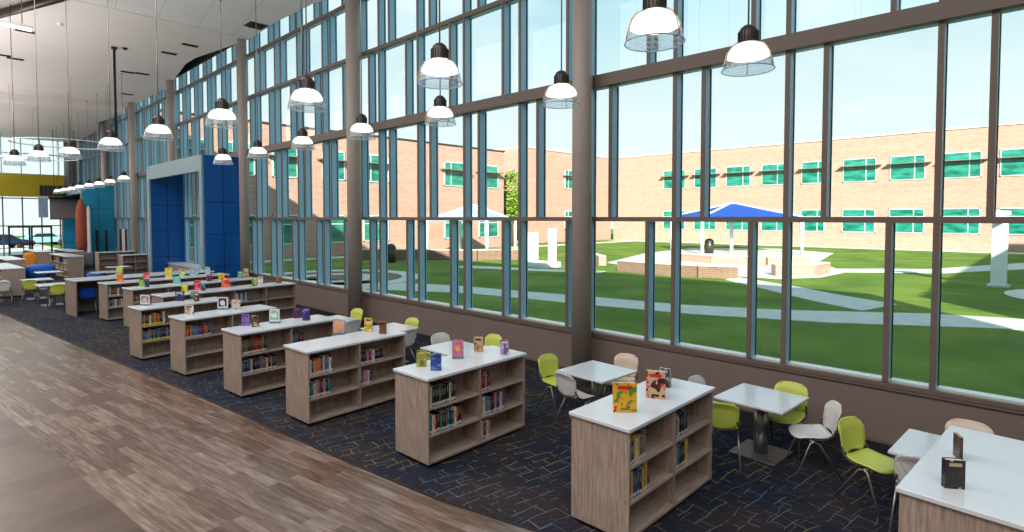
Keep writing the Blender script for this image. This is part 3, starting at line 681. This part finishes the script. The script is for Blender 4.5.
pf = MB().lathe([(.0, 0), (.32, 0), (.36, .08), (.36, .55), (.32, .62), (0, .62)], 'cushionblue', (5.1, 30.9, 0), 20).build('pouf'); tag(pf, 'round bright blue pouf in front of the far bookcases', 'pouf')
# rocket model
rk = empty('rocket_model', (6.75, 45.2, 0)); tag(rk, 'tall rust-coloured rocket model with a white booster at the far end', 'model')
MB().lathe([(.0, 4.35), (.10, 4.2), (.24, 3.8), (.30, 3.3), (.30, 1.2), (.22, 1.0), (0, 1.0)], 'rust', n=20).build('fuel_tank', rk)
MB().lathe([(.0, 3.9), (.08, 3.7), (.11, 3.4), (.11, .9), (.16, .8), (0, .8)], 'whitepaint', (.36, -.12, 0), 16).build('booster', rk)
MB().cbox(-.5, .5, -.5, .5, 0, .8, 'greyscreen', .02).build('plinth', rk)
# screens and panels
sc = empty('projection_screen', (6.85, 52, 0)); tag(sc, 'grey projection screen hanging below the yellow band', 'screen')
MB().box(-.88, .88, 0, .03, 3.0, 4.42, 'greyscreen').build('screen', sc); MB().box(-.95, .95, -.05, .1, 4.42, 4.6, 'darkmetal').build('housing', sc)
MB().box(-.9, .9, -.01, .05, 2.95, 3.01, 'darkmetal').build('weight_bar', sc)
for xx in (-.6, .6): MB().tube([(xx, 0, 4.6), (xx, 0, 9.45)], .02, 'darkmetal').build('hanging_rod', sc)
bp_ = MB().box(-.75, .75, 0, .25, 4.62, 5.36, 'darkmetal')
for k in range(6): bp_.box(-.72+k*.25, -.6+k*.25, -.03, 0, 4.66, 5.32, 'dark')
o = bp_.build('acoustic_baffle', None, (6.1, 51.2, 0)); tag(o, 'dark brown louvred box above the grey screen', 'panel')
o = MB().box(0, .55, 0, .08, 3.1, 4.62, 'canopypale').box(-.02, .57, -.02, 0, 4.56, 4.66, 'whitepaint').build('wall_panel', None, (5.55, 54.0, 0)); tag(o, 'pale blue panel left of the grey screen', 'panel')
for x, y, lb in ((7.6, 45.5, 'thin dark display post in front of the blue wall, left one'), (8.1, 45.4, 'thin dark display post in front of the blue wall, right one')):
    e = empty('display_post', (x, y, 0)); tag(e, lb, 'post', 'dark posts before the far blue wall')
    MB().cbox(-.07, .07, -.05, .05, .03, 2.25, 'black', .01).build('post', e); MB().cbox(-.2, .2, -.2, .2, 0, .03, 'black', .01).build('base', e)
e = empty('banner_stand', (8.15, 40.9, 0)); tag(e, 'narrow dark red banner stand by the windows beyond the blue portal', 'banner')
MB().box(-.2, .2, 0, .02, .1, 2.4, 'whitepaint').box(-.2, -.08, -.012, 0, .1, 2.4, 'darkmetal').box(.08, .2, -.012, 0, .1, 2.4, art('banner_art', (90, 30, 50), (40, 30, 60), (130, 60, 80))).build('banner', e)
MB().box(-.25, .25, -.1, .1, 0, .1, 'steel').build('base', e)

# ------------------------------------------------------------------ lighting fixtures
def make_pendant():
    e = empty('pendant_lamp')
    MB().lathe([(0, .505), (.05, .50), (.085, .47), (.105, .42), (.105, .30), (.12, .285)], 'darkmetal', n=24).build('housing', e)
    hs = e.children[0]; rb = MB()
    for k in range(18):
        a = 2*pi*k/18; rb.add(*ribgeo(a), 'dark')
    rb.build('fins', hs)
    MB().lathe([(.112, .295), (.165, .265), (.205, .215), (.226, .17), (.231, .15), (.20, .145), (0, .142)], 'lampwhite', n=28).build('diffuser', e)
    MB().lathe([(.125, .298), (.18, .268), (.222, .215), (.246, .155), (.266, .08), (.28, 0)], 'acrylic', n=36).build('shade', e)
    for k in range(3):
        a = 2*pi*k/3+.4; MB().tube([(r_*cos(a), r_*sin(a), z_) for r_, z_ in ((.128, .30), (.186, .27), (.23, .215), (.253, .155), (.272, .08), (.284, .01))], .006, 'glint_orange', 5).build('glint_strip', e)  # orange glints on the dome, modelled as thin coloured tubes
    MB().lathe([(.281, -.006), (.287, 0), (.281, .008), (.275, 0), (.281, -.006)], 'canopypale', n=36).build('rim', e)
    MB().tube([(0, 0, .50), (0, 0, CZ-4.78)], .011, 'steel', 6).build('cord', e)
    MB().lathe([(.0, CZ-4.81), (.05, CZ-4.81), (.05, CZ-4.78)], 'steel', n=12).build('ceiling_rose', e)
    return e
def ribgeo(a):
    c, s_ = cos(a), sin(a); w = .004; vs = []
    for z, r in ((.31, .105), (.31, .113), (.43, .113), (.43, .10)):
        for q in (-w, w): vs.append((r*c-q*s_, r*s_+q*c, z))
    return vs, [(0, 2, 4, 6), (1, 7, 5, 3), (2, 3, 5, 4), (4, 5, 7, 6), (0, 1, 3, 2)]
pp = None
inner = [(6.51, 2.54), (6.58, 5.32), (6.4, 7.96), (6.37, 10.55), (6.38, 13.28), (6.46, 16.19), (6.42, 18.8), (6.39, 31.68), (6.48, 35.13), (6.48, 37.86), (6.41, 40.24), (6.37, 42.82), (6.38, 45.67), (6.31, 47.83), (6.23, 50.17)]
outer = [(4.88, 2.8), (4.49, 5.59), (4.09, 8.35), (3.76, 11.02), (3.43, 13.81), (3.16, 16.92), (2.77, 20.02), (2.28, 21.74), (1.91, 23.95)]
def od(i, n): return 'nearest' if i == 0 else '%s nearest' % ORD[i]
for nm, row in (('window-side', inner), ('aisle-side', outer)):
    for i, (x, y) in enumerate(row):
        zz = 4.78; top = CZ if y < 41 else 9.45
        if pp is None: o = pp = make_pendant(); o.location = (x, y, zz)
        else: o = dup(pp, (x, y, zz))
        tag(o, 'glowing bell-shaped pendant lamp, %s of the %s row' % (od(i, 0), nm), 'pendant lamp', 'pendant lamps of the %s row' % nm)
        if y > 41:
            for ch in o.children:
                if ch.name.startswith('ceiling_rose'): ch.location.z -= .4
                if ch.name.startswith('cord'): ch.scale.z = (9.45-4.78)/(CZ-4.78)
# suspended ring lights at the far end
def ring(x, y, z, r, label):
    e = empty('ring_light', (x, y, z)); tag(e, label, 'ring light', 'ring lights at the far end')
    n = 48; MB().lathe([(r, 0), (r+.04, 0), (r+.04, .05), (r, .05), (r, 0)], 'whitepaint', n=n).build('ring', e)
    for k in range(3): a = 2*pi*k/3+.5; MB().tube([(r*cos(a), r*sin(a), .05), (r*cos(a), r*sin(a), (CZ if y+r < 41 else 9.45)-z-.02)], .008, 'steel', 5).build('cable', e)
ring(4.9, 36.5, 6.85, 2.2, 'large white ring light hanging behind the far pendants, nearest one')
ring(4.3, 45.2, 6.8, 2.4, 'large white ring light farther back over the yellow band')
ring(1.6, 37.5, 6.2, 1.5, 'white ring light hanging at the far left')
lt = empty('linear_light', (1.62, 23.0, 8.95), R(10)); tag(lt, 'white suspended tube light at the ceiling corner', 'light fixture')
MB().cbox(-.75, .75, -.06, .06, .03, .12, 'whitepaint', .01).build('housing', lt); MB().tube([(-.72, 0, .0), (.72, 0, .0)], .05, 'tube', 10).build('tube', lt); MB().tube([(.5, 0, .12), (.5, 0, 1.6)], .012, 'steel', 6).build('cable', lt)
vents = [(2.54, 26.94), (2.25, 31.56), (2.66, 31.9), (6.52, 31.05), (7.05, 30.9), (7.62, 36.59), (7.22, 24.47), (6.96, 26.27)]
for i, (x, y) in enumerate(sorted(vents, key=lambda p: p[1])):
    e = empty('ceiling_vent', (x, y, CZ)); tag(e, 'dark oblong vent in the smooth ceiling, %s by distance from the viewer' % ORD[i], 'vent', 'ceiling vents')
    MB().box(-.28, .28, -.12, .12, -.02, -.0, 'darkmetal').build('frame', e)
    s_ = MB()
    for k in range(4): s_.box(-.25, .25, -.09+k*.05, -.075+k*.05, -.035, -.02, 'dark')
    s_.build('slat', e)
e = empty('ceiling_vent', (8.1, 20.3, CZ)); tag(e, 'large square dark vent nearest, in the tiled ceiling by the windows', 'vent', 'ceiling vents')
MB().box(-.3, .3, -.3, .3, -.03, 0, 'darkmetal').build('frame', e); MB().box(-.2, .2, -.2, .2, -.07, -.03, 'dark').build('diffuser', e)
for x, y, lb in ((5.54, 26.76, 'small black smoke detector on the smooth ceiling'), (3.29, 25.0, 'small pale smoke detector near the tube light')):
    o = MB().lathe([(0, -.08), (.07, -.07), (.09, 0)], 'black' if 'black' in lb else 'whitepaint', (x, y, CZ), 14).build('smoke_detector'); tag(o, lb, 'smoke detector')
e = empty('hanging_pole', (5.21, 26.92, 0)); tag(e, 'dark vertical pole hanging from the ceiling between two pendants', 'pole')
MB().tube([(0, 0, 6.3), (0, 0, CZ)], .045, 'dark', 10).build('pole', e); MB().lathe([(.0, 9.74), (.1, 9.76), (.1, CZ)], 'dark', n=14).build('bracket', e)

# ------------------------------------------------------------------ outdoors
GZ = -.1
struct(MB().prism([(8.99, -60), (130, -60), (130, 130), (8.99, 130)], GZ-.3, GZ, 'grass').build('ground_lawn'), 'courtyard lawn seen through the windows')
struct(MB().prism([(-60, 60.1), (8.98, 60.1), (8.98, 130), (-60, 130)], GZ-.3, GZ, 'concrete').build('ground_forecourt'), 'pale paving outside the far end')
def path(pts, z, label, m='concrete'):
    return struct(MB().prism(pts, GZ-.05, GZ+z, m).build('path'), label)
path([(11.8, 32.6), (15.2, 24.2), (17.0, 20.0), (17.7, 16.3), (18.3, 13.6), (19.0, 9.6), (20.3, 6.6), (22.9, 2.9), (26, -6), (24.4, -6), (21.2, 1.1), (18.9, 4.7), (17.4, 8.4), (16.6, 12.1), (16.2, 14.6), (15.6, 17.7), (13.7, 21.3), (11.4, 26), (9.4, 32)][::-1], .02, 'pale curving path across the lawn, nearest the glass')
path([(24.6, 28), (26.5, 22), (27.7, 19), (26.5, 18.6), (25.2, 21.5), (23.2, 27.5)], .02, 'thin pale path beyond the curving one')
path([(30, 12.2), (27.5, 8.3), (25.7, 6.0), (24.5, 4.0), (22.0, 4.6), (23.4, 6.6), (25.2, 8.6), (28.2, 12.0)], .025, 'pale diagonal path leading to the canopy plaza')
path([(38.6, 10.2), (42.8, 5.4), (53, 1.4), (53, -3), (48, 0.5), (40.3, 4.4), (36.4, 9.4)], .02, 'pale path behind the shaded lawn')
path([(66, -20), (68.9, -20), (68.9, 45), (66, 45)], .02, 'pale walk along the far brick building')
path([(12, 42), (12, 40.4), (66, 40.4), (66, 42)], .02, 'pale walk along the left brick building')
path([(30.5, 10.2), (33, 8.8), (37, 8.6), (44, 12), (56, 14), (60, 20), (55, 27), (44, 26), (33, 22.5), (30.6, 18)], .03, 'beige paved plaza under the blue canopy')
n = 40
for r0, r1, lb in ((3.6, 4.6, 'outer white ring path on the lawn'), (1.5, 2.3, 'inner white ring path on the lawn')):
    q = MB().lathe([(r0, GZ), (r1, GZ), (r1, GZ+.04), (r0, GZ+.04), (r0, GZ)], 'concrete', (14.6, 27.2, 0), 48, False); struct(q.build('path'), lb)
struct(MB().lathe([(0, GZ+.02), (3.6, GZ+.02)], 'darkbrick', (14.6, 27.2, 0), 40, False).build('path'), 'dark brick paving within the ring path')
q = MB().lathe([(0, GZ+.03), (4, GZ+.03)], 'concrete', (31.5, -2.6, 0), 40, False); struct(q.build('path'), 'round pale paved pad beside the white light post')
# buildings
def bwindow(b, u0, u1, z0, z1, face, shade=True):
    """window on a wall face; face = ('x', X) looks toward -x, ('y', Y) looks toward -y"""
    ax, p = face
    def bx(mb, a, c, d0, d1, za, zb, m):
        if ax == 'x': mb.box(p-d1, p-d0, a, c, za, zb, m)
        else: mb.box(a, c, p-d1, p-d0, za, zb, m)
    f = MB(); t_ = .09
    bx(f, u0, u1, 0, .09, z0, z0+t_, 'sill'); bx(f, u0, u1, 0, .09, z1-t_, z1, 'sill'); bx(f, u0, u0+t_, 0, .09, z0, z1, 'sill'); bx(f, u1-t_, u1, 0, .09, z0, z1, 'sill')
    um = u0+(u1-u0)*.3; zm = z0+(z1-z0)*.68; bx(f, um-.04, um+.04, 0, .08, z0, z1, 'sill'); bx(f, u0, u1, 0, .08, zm-.04, zm+.04, 'sill')
    w = f.build('window', b); g = MB(); bx(g, u0+.05, u1-.05, .01, .05, z0+.05, z1-.05, 'tealpane'); g.build('pane', w)
    if shade:
        s_ = MB(); bx(s_, u0-.5, u1+.2, .05, .75, zm-.06, zm+.02, 'chrome'); s_.build('light_shelf', w)
b = empty('brick_building', (0, 0, 0)); tag(b, 'long tan brick building with teal windows across the courtyard', 'building')
w = MB(); w.box(69, 84, -60, 46, GZ, 11.6, 'brick'); w.build('wall', b); MB().box(68.9, 84.1, -60, 46.1, 11.6, 11.8, 'concrete').build('parapet', b)
for a, c in [(34.8, 38.0), (30.6, 33.6), (26.4, 29.4), (22.5, 25.1), (18.2, 20.7), (13.4, 16.5), (9.2, 12.2), (4.9, 7.9), (.5, 3.6), (-3.6, -.6), (-7.8, -4.8)]:
    bwindow(b, a, c, 6.9, 9.4, ('x', 69)); bwindow(b, a, c, 1.5, 4.0, ('x', 69), False)
b = empty('brick_building', (0, 0, 0)); tag(b, 'recessed brick wing joining the two courtyard buildings', 'building')
MB().box(50, 68.8, 46.3, 60, GZ, 11.6, 'brick').build('wall', b); MB().box(50, 68.8, 46.2, 60, 11.6, 11.8, 'concrete').build('parapet', b)
for a, c in [(58.0, 60.4), (61.4, 63.8)]:
    bwindow(b, a, c, 6.9, 9.4, ('y', 46.3)); bwindow(b, a, c, 1.5, 4.0, ('y', 46.3), False)
MB().box(47.6, 50.0, 50, 54, GZ, 10.4, 'darkbrick').build('stair_tower', b)
b = empty('brick_building', (0, 0, 0)); tag(b, 'nearer tan brick building with a dark roof line, left of the courtyard', 'building')
MB().box(9.4, 43.3, 43, 56, GZ, 10.2, 'brick').build('wall', b); MB().box(9.4, 43.4, 42.9, 56, 10.2, 10.32, 'darkmetal').build('parapet', b)
for a, c in [(11.5, 13.6), (14.8, 16.9), (18.2, 20.2), (22.3, 24.3), (26.0, 28.6), (35.0, 37.9), (39.6, 42.4)]:
    bwindow(b, a, c, 6.2, 8.6, ('y', 43)); bwindow(b, a, c, 1.0, 3.3, ('y', 43), False)
b = empty('brick_building', (0, 0, 0)); tag(b, 'brick wing closing the near side of the courtyard', 'building')
MB().box(9.4, 52, -40, -10.8, GZ, 10.9, 'brick').build('wall', b)
# canopies
def canopy(x, y, h, r, zlow, zhigh, rot, m, label, mast=True):
    e = empty('shade_canopy', (x, y, GZ), R(rot)); tag(e, label, 'canopy')
    c = [(r, r), (-r, r), (-r, -r), (r, -r)]; f = MB(); vs = [(0, 0, zhigh)]+[(a, b_, zlow) for a, b_ in c]+[(0, 0, zhigh-.05)]+[(a, b_, zlow-.05) for a, b_ in c]
    f.add(vs, [(0, 1, 2), (0, 2, 3), (0, 3, 4), (0, 4, 1), (5, 7, 6), (5, 8, 7), (5, 9, 8), (5, 6, 9), (1, 6, 7, 2), (2, 7, 8, 3), (3, 8, 9, 4), (4, 9, 6, 1)], m); f.build('fabric', e)
    for a, b_ in c:
        MB().tube([(a, b_, 0), (a, b_, zlow)], .13, 'whitepaint', 10).build('post', e)
        MB().tube([(a, b_, zlow+.03), (0, 0, zhigh+.05)], .09, 'whitepaint', 6).build('rafter', e)
    if mast: MB().tube([(0, 0, 0), (0, 0, zhigh)], .16, 'whitepaint', 10).build('mast', e)
canopy(51.6, 21.4, 0, 4.3, 3.25, 4.5, 45, 'canopyblue', 'blue pyramid shade canopy on white posts above the plaza')
canopy(33.5, 37.2, 0, 2.9, 2.95, 4.3, 20, 'canopypale', 'pale blue shade canopy in front of the nearer brick building', False)
# planters, bins, posts
def planter(pts, h, label, m='darkbrick', th=.5):
    p = MB()
    for (xa, ya), (xb, yb) in zip(pts, pts[1:]):
        d = Vector((xb-xa, yb-ya)).normalized(); nx, ny = -d.y*th/2, d.x*th/2
        q = [(xa-nx, ya-ny), (xa+nx, ya+ny), (xb+nx, yb+ny), (xb-nx, yb-ny)][::-1]
        p.prism(q, GZ, GZ+h, m); p.prism([(x_, y_) for x_, y_ in q], GZ+h, GZ+h+.06, 'concrete')
    o = p.build('planter_wall'); tag(o, label, 'planter')
planter([(28.6, 18.6), (28.3, 16.0), (28.5, 13.6), (29.3, 11.8)], .62, 'low brick seat wall with painted-in shade at the near edge of the plaza')  # shade on this wall is put into the darker brick colour
planter([(31.9, 10.9), (33.4, 9.4), (35.6, 9.3)], .6, 'short tan brick seat wall at the right edge of the plaza', 'brick')
planter([(38.5, 20.2), (37.6, 17), (38.4, 13.6), (40.5, 11.6)], .55, 'curved tan brick seat wall in the middle of the plaza', 'brick')
planter([(34.5, 25.5), (31, 21.5)], .6, 'tan brick seat wall at the left end of the plaza', 'brick')
planter([(21.9, 38.4), (25.4, 34.4), (28.4, 31.0), (31.2, 29.2)], .75, 'long brown brick planter wall before the nearer building')
for x, y, lb in ((48.0, 21.9, 'dark domed litter bin beneath the blue canopy'), (22.7, 33.9, 'dark domed litter bin near the nearer brick building')):
    e = empty('litter_bin', (x, y, GZ)); tag(e, lb, 'bin')
    MB().lathe([(.0, 0), (.36, 0), (.40, .9), (.36, .95)], 'darkmetal', n=18).build('body', e); MB().lathe([(.40, .92), (.38, 1.1), (.26, 1.28), (0, 1.35)], 'black', n=18).build('lid', e)
for x, y, h, lb in ((34.0, 1.7, 3.3, 'white square light post standing on the lawn'), (27.0, 24.2, 2.2, 'white pillar pair standing at the lawn edge')):
    e = empty('light_post', (x, y, GZ)); tag(e, lb, 'post')
    MB().cbox(-.28, .28, -.28, .28, 0, h, 'whitepaint', .02).build('post', e); MB().cbox(-.4, .4, -.4, .4, 0, .12, 'concrete', .02).build('base', e)
    if h > 3: MB().cbox(-.75, .75, -.15, .15, h-.35, h-.15, 'whitepaint', .02).cbox(-.35, .35, -.35, .35, h, h+.2, 'whitepaint', .02).build('head', e)
    else: MB().cbox(.5, .9, -1.3, -.9, 0, h+.3, 'whitepaint', .02).build('second_post', e); MB().cbox(-.5, 1.1, -1.5, .5, 0, .35, 'whitepaint', .03).build('bench', e)
def tree(x, y, h, r, label, sq=1.0):
    e = empty('tree', (x, y, GZ)); tag(e, label, 'tree')
    MB().tube([(0, 0, 0), (.1, 0, h*.3), (0, .1, h*.6)], .2, 'trunk', 8, .1).build('trunk', e)
    f = MB()
    for k in range(1400):
        a = random.uniform(0, 2*pi); u = random.uniform(-1, 1); rr = r*random.uniform(.5, 1)**.5; q = math.sqrt(1-u*u)
        c = Vector((rr*q*cos(a), rr*q*sin(a), h*.62+rr*u*sq)); A = Vector((random.gauss(0, 1), random.gauss(0, 1), random.gauss(0, 1))).normalized()*.22; B = A.orthogonal().normalized()*.12
        f.add([c-A, c+B, c+A, c-B], [(0, 1, 2, 3)], 'leaf')
    f.build('foliage', e)
tree(46.3, 44.6, 9.0, 1.4, 'green tree in the gap between the two brick buildings', 2.2)

def car(x, y, rz, m, label):
    e = empty('car', (x, y, GZ), R(rz)); tag(e, label, 'car', 'cars parked beyond the far end')
    b_ = MB(); prof = [(-2.1, .35), (-2.15, .8), (-1.5, .95), (-.9, 1.42), (.6, 1.45), (1.3, .98), (2.05, .85), (2.15, .4)]
    n_ = len(prof); vs = [(a, -.85, z) for a, z in prof]+[(a, .85, z) for a, z in prof]
    b_.add(vs, [tuple(range(n_)), tuple(range(n_, 2*n_))[::-1]]+[(i, i+n_, (i+1) % n_+n_, (i+1) % n_) for i in range(n_)], m); b_.build('body', e)
    for s_ in (-1, 1): MB().add([(-1.3, s_*.86, 1.0), (-.85, s_*.86, 1.36), (.55, s_*.86, 1.38), (1.1, s_*.86, 1.0)], [(0, 1, 2, 3)], 'gasket').build('side_window', e)
    for a in (-1.35, 1.35):
        for s_ in (-1, 1): MB().tube([(a, s_*.72, .33), (a, s_*.9, .33)], .33, 'black', 16).build('wheel', e)
car(4.9, 78, 20, 'seamblue', 'blue car parked beyond the far entrance doors'); car(1.2, 72, 10, 'whitepaint', 'white car parked outside the far left'); car(9.0, 84, 10, 'alu', 'grey blue car parked right of the far doors')

# ------------------------------------------------------------------ light and camera
W = bpy.data.worlds.new('sky'); S.world = W; W.use_nodes = True; nt = W.node_tree; nt.nodes.clear()
tc = nt.nodes.new('ShaderNodeTexCoord'); sx = nt.nodes.new('ShaderNodeSeparateXYZ'); nt.links.new(tc.outputs['Generated'], sx.inputs[0])
rp = nt.nodes.new('ShaderNodeValToRGB'); e = rp.color_ramp.elements
e[0].position = 0; e[0].color = (.78, .80, .80, 1); e[1].position = .62; e[1].color = (.32, .53, .64, 1)
k = e.new(.16); k.color = (.70, .725, .735, 1); k = e.new(.36); k.color = (.41, .58, .66, 1)
nt.links.new(sx.outputs[2], rp.inputs[0])
ns = nt.nodes.new('ShaderNodeTexNoise'); ns.inputs['Scale'].default_value = 3.2; ns.inputs['Detail'].default_value = 6
mp = nt.nodes.new('ShaderNodeMapping'); mp.inputs['Scale'].default_value = (1, 1, 3); nt.links.new(tc.outputs['Generated'], mp.inputs[0]); nt.links.new(mp.outputs[0], ns.inputs['Vector'])
cr = nt.nodes.new('ShaderNodeValToRGB'); cr.color_ramp.elements[0].position = .46; cr.color_ramp.elements[1].position = .68; nt.links.new(ns.outputs[0], cr.inputs[0])
mx = nt.nodes.new('ShaderNodeMix'); mx.data_type = 'RGBA'; nt.links.new(cr.outputs[0], mx.inputs[0]); nt.links.new(rp.outputs[0], mx.inputs[6]); mx.inputs[7].default_value = (.68, .72, .74, 1)
bg = nt.nodes.new('ShaderNodeBackground'); bg.inputs['Strength'].default_value = 1.08; nt.links.new(mx.outputs[2], bg.inputs[0])
wo = nt.nodes.new('ShaderNodeOutputWorld'); nt.links.new(bg.outputs[0], wo.inputs[0])
L = bpy.data.lights.new('sun', 'SUN'); L.energy = 10; L.angle = R(.6); L.color = (1, .87, .72); so = bpy.data.objects.new('sun', L); COL.objects.link(so)
so.rotation_euler = Vector((1, .8, -.6)).to_track_quat('-Z', 'Y').to_euler()
LL = []
def area(x, y, z, sx_, sy_, p, col=(1, .97, .94)):
    L = bpy.data.lights.new('added_fill_light', 'AREA'); L.shape = 'RECTANGLE'; L.size = sx_; L.size_y = sy_; L.energy = p; L.color = col
    o = bpy.data.objects.new('added_fill_light', L); COL.objects.link(o); o.location = (x, y, z); LL.append(o)
area(-1.5, 7, 9.75, 8, 30, 1900); area(-2.5, 40, 9.3, 7, 30, 1700)  # broad unseen fill panels added overhead to brighten the room
for y in (2, 14, 26, 38, 50): area(-.5-y*.02, y, 5.6, 3, 9, 420, (1, .97, .95)); LL[-1].rotation_euler = (R(180), 0, 0)  # up-facing fill added out of frame to brighten the ceiling, no fixture there
cd = bpy.data.cameras.new('camera'); cam = bpy.data.objects.new('camera', cd); COL.objects.link(cam)
cd.sensor_width = 36; cd.lens = 36*560/1024; cam.location = (0, 0, 3.1); cam.rotation_euler = (R(88), 0, R(-46.05))
cd.shift_y = -(266-(217.5+560*math.tan(R(2))))/1024; cd.clip_end = 500; S.camera = cam
S.view_settings.view_transform = 'Standard'; S.view_settings.look = 'None'; S.view_settings.gamma = 1; S.view_settings.use_curve_mapping = False; S.view_settings.exposure = .45
S.cycles.use_denoising = True; S.cycles.max_bounces = 10; S.cycles.transparent_max_bounces = 24; S.cycles.sample_clamp_indirect = 6
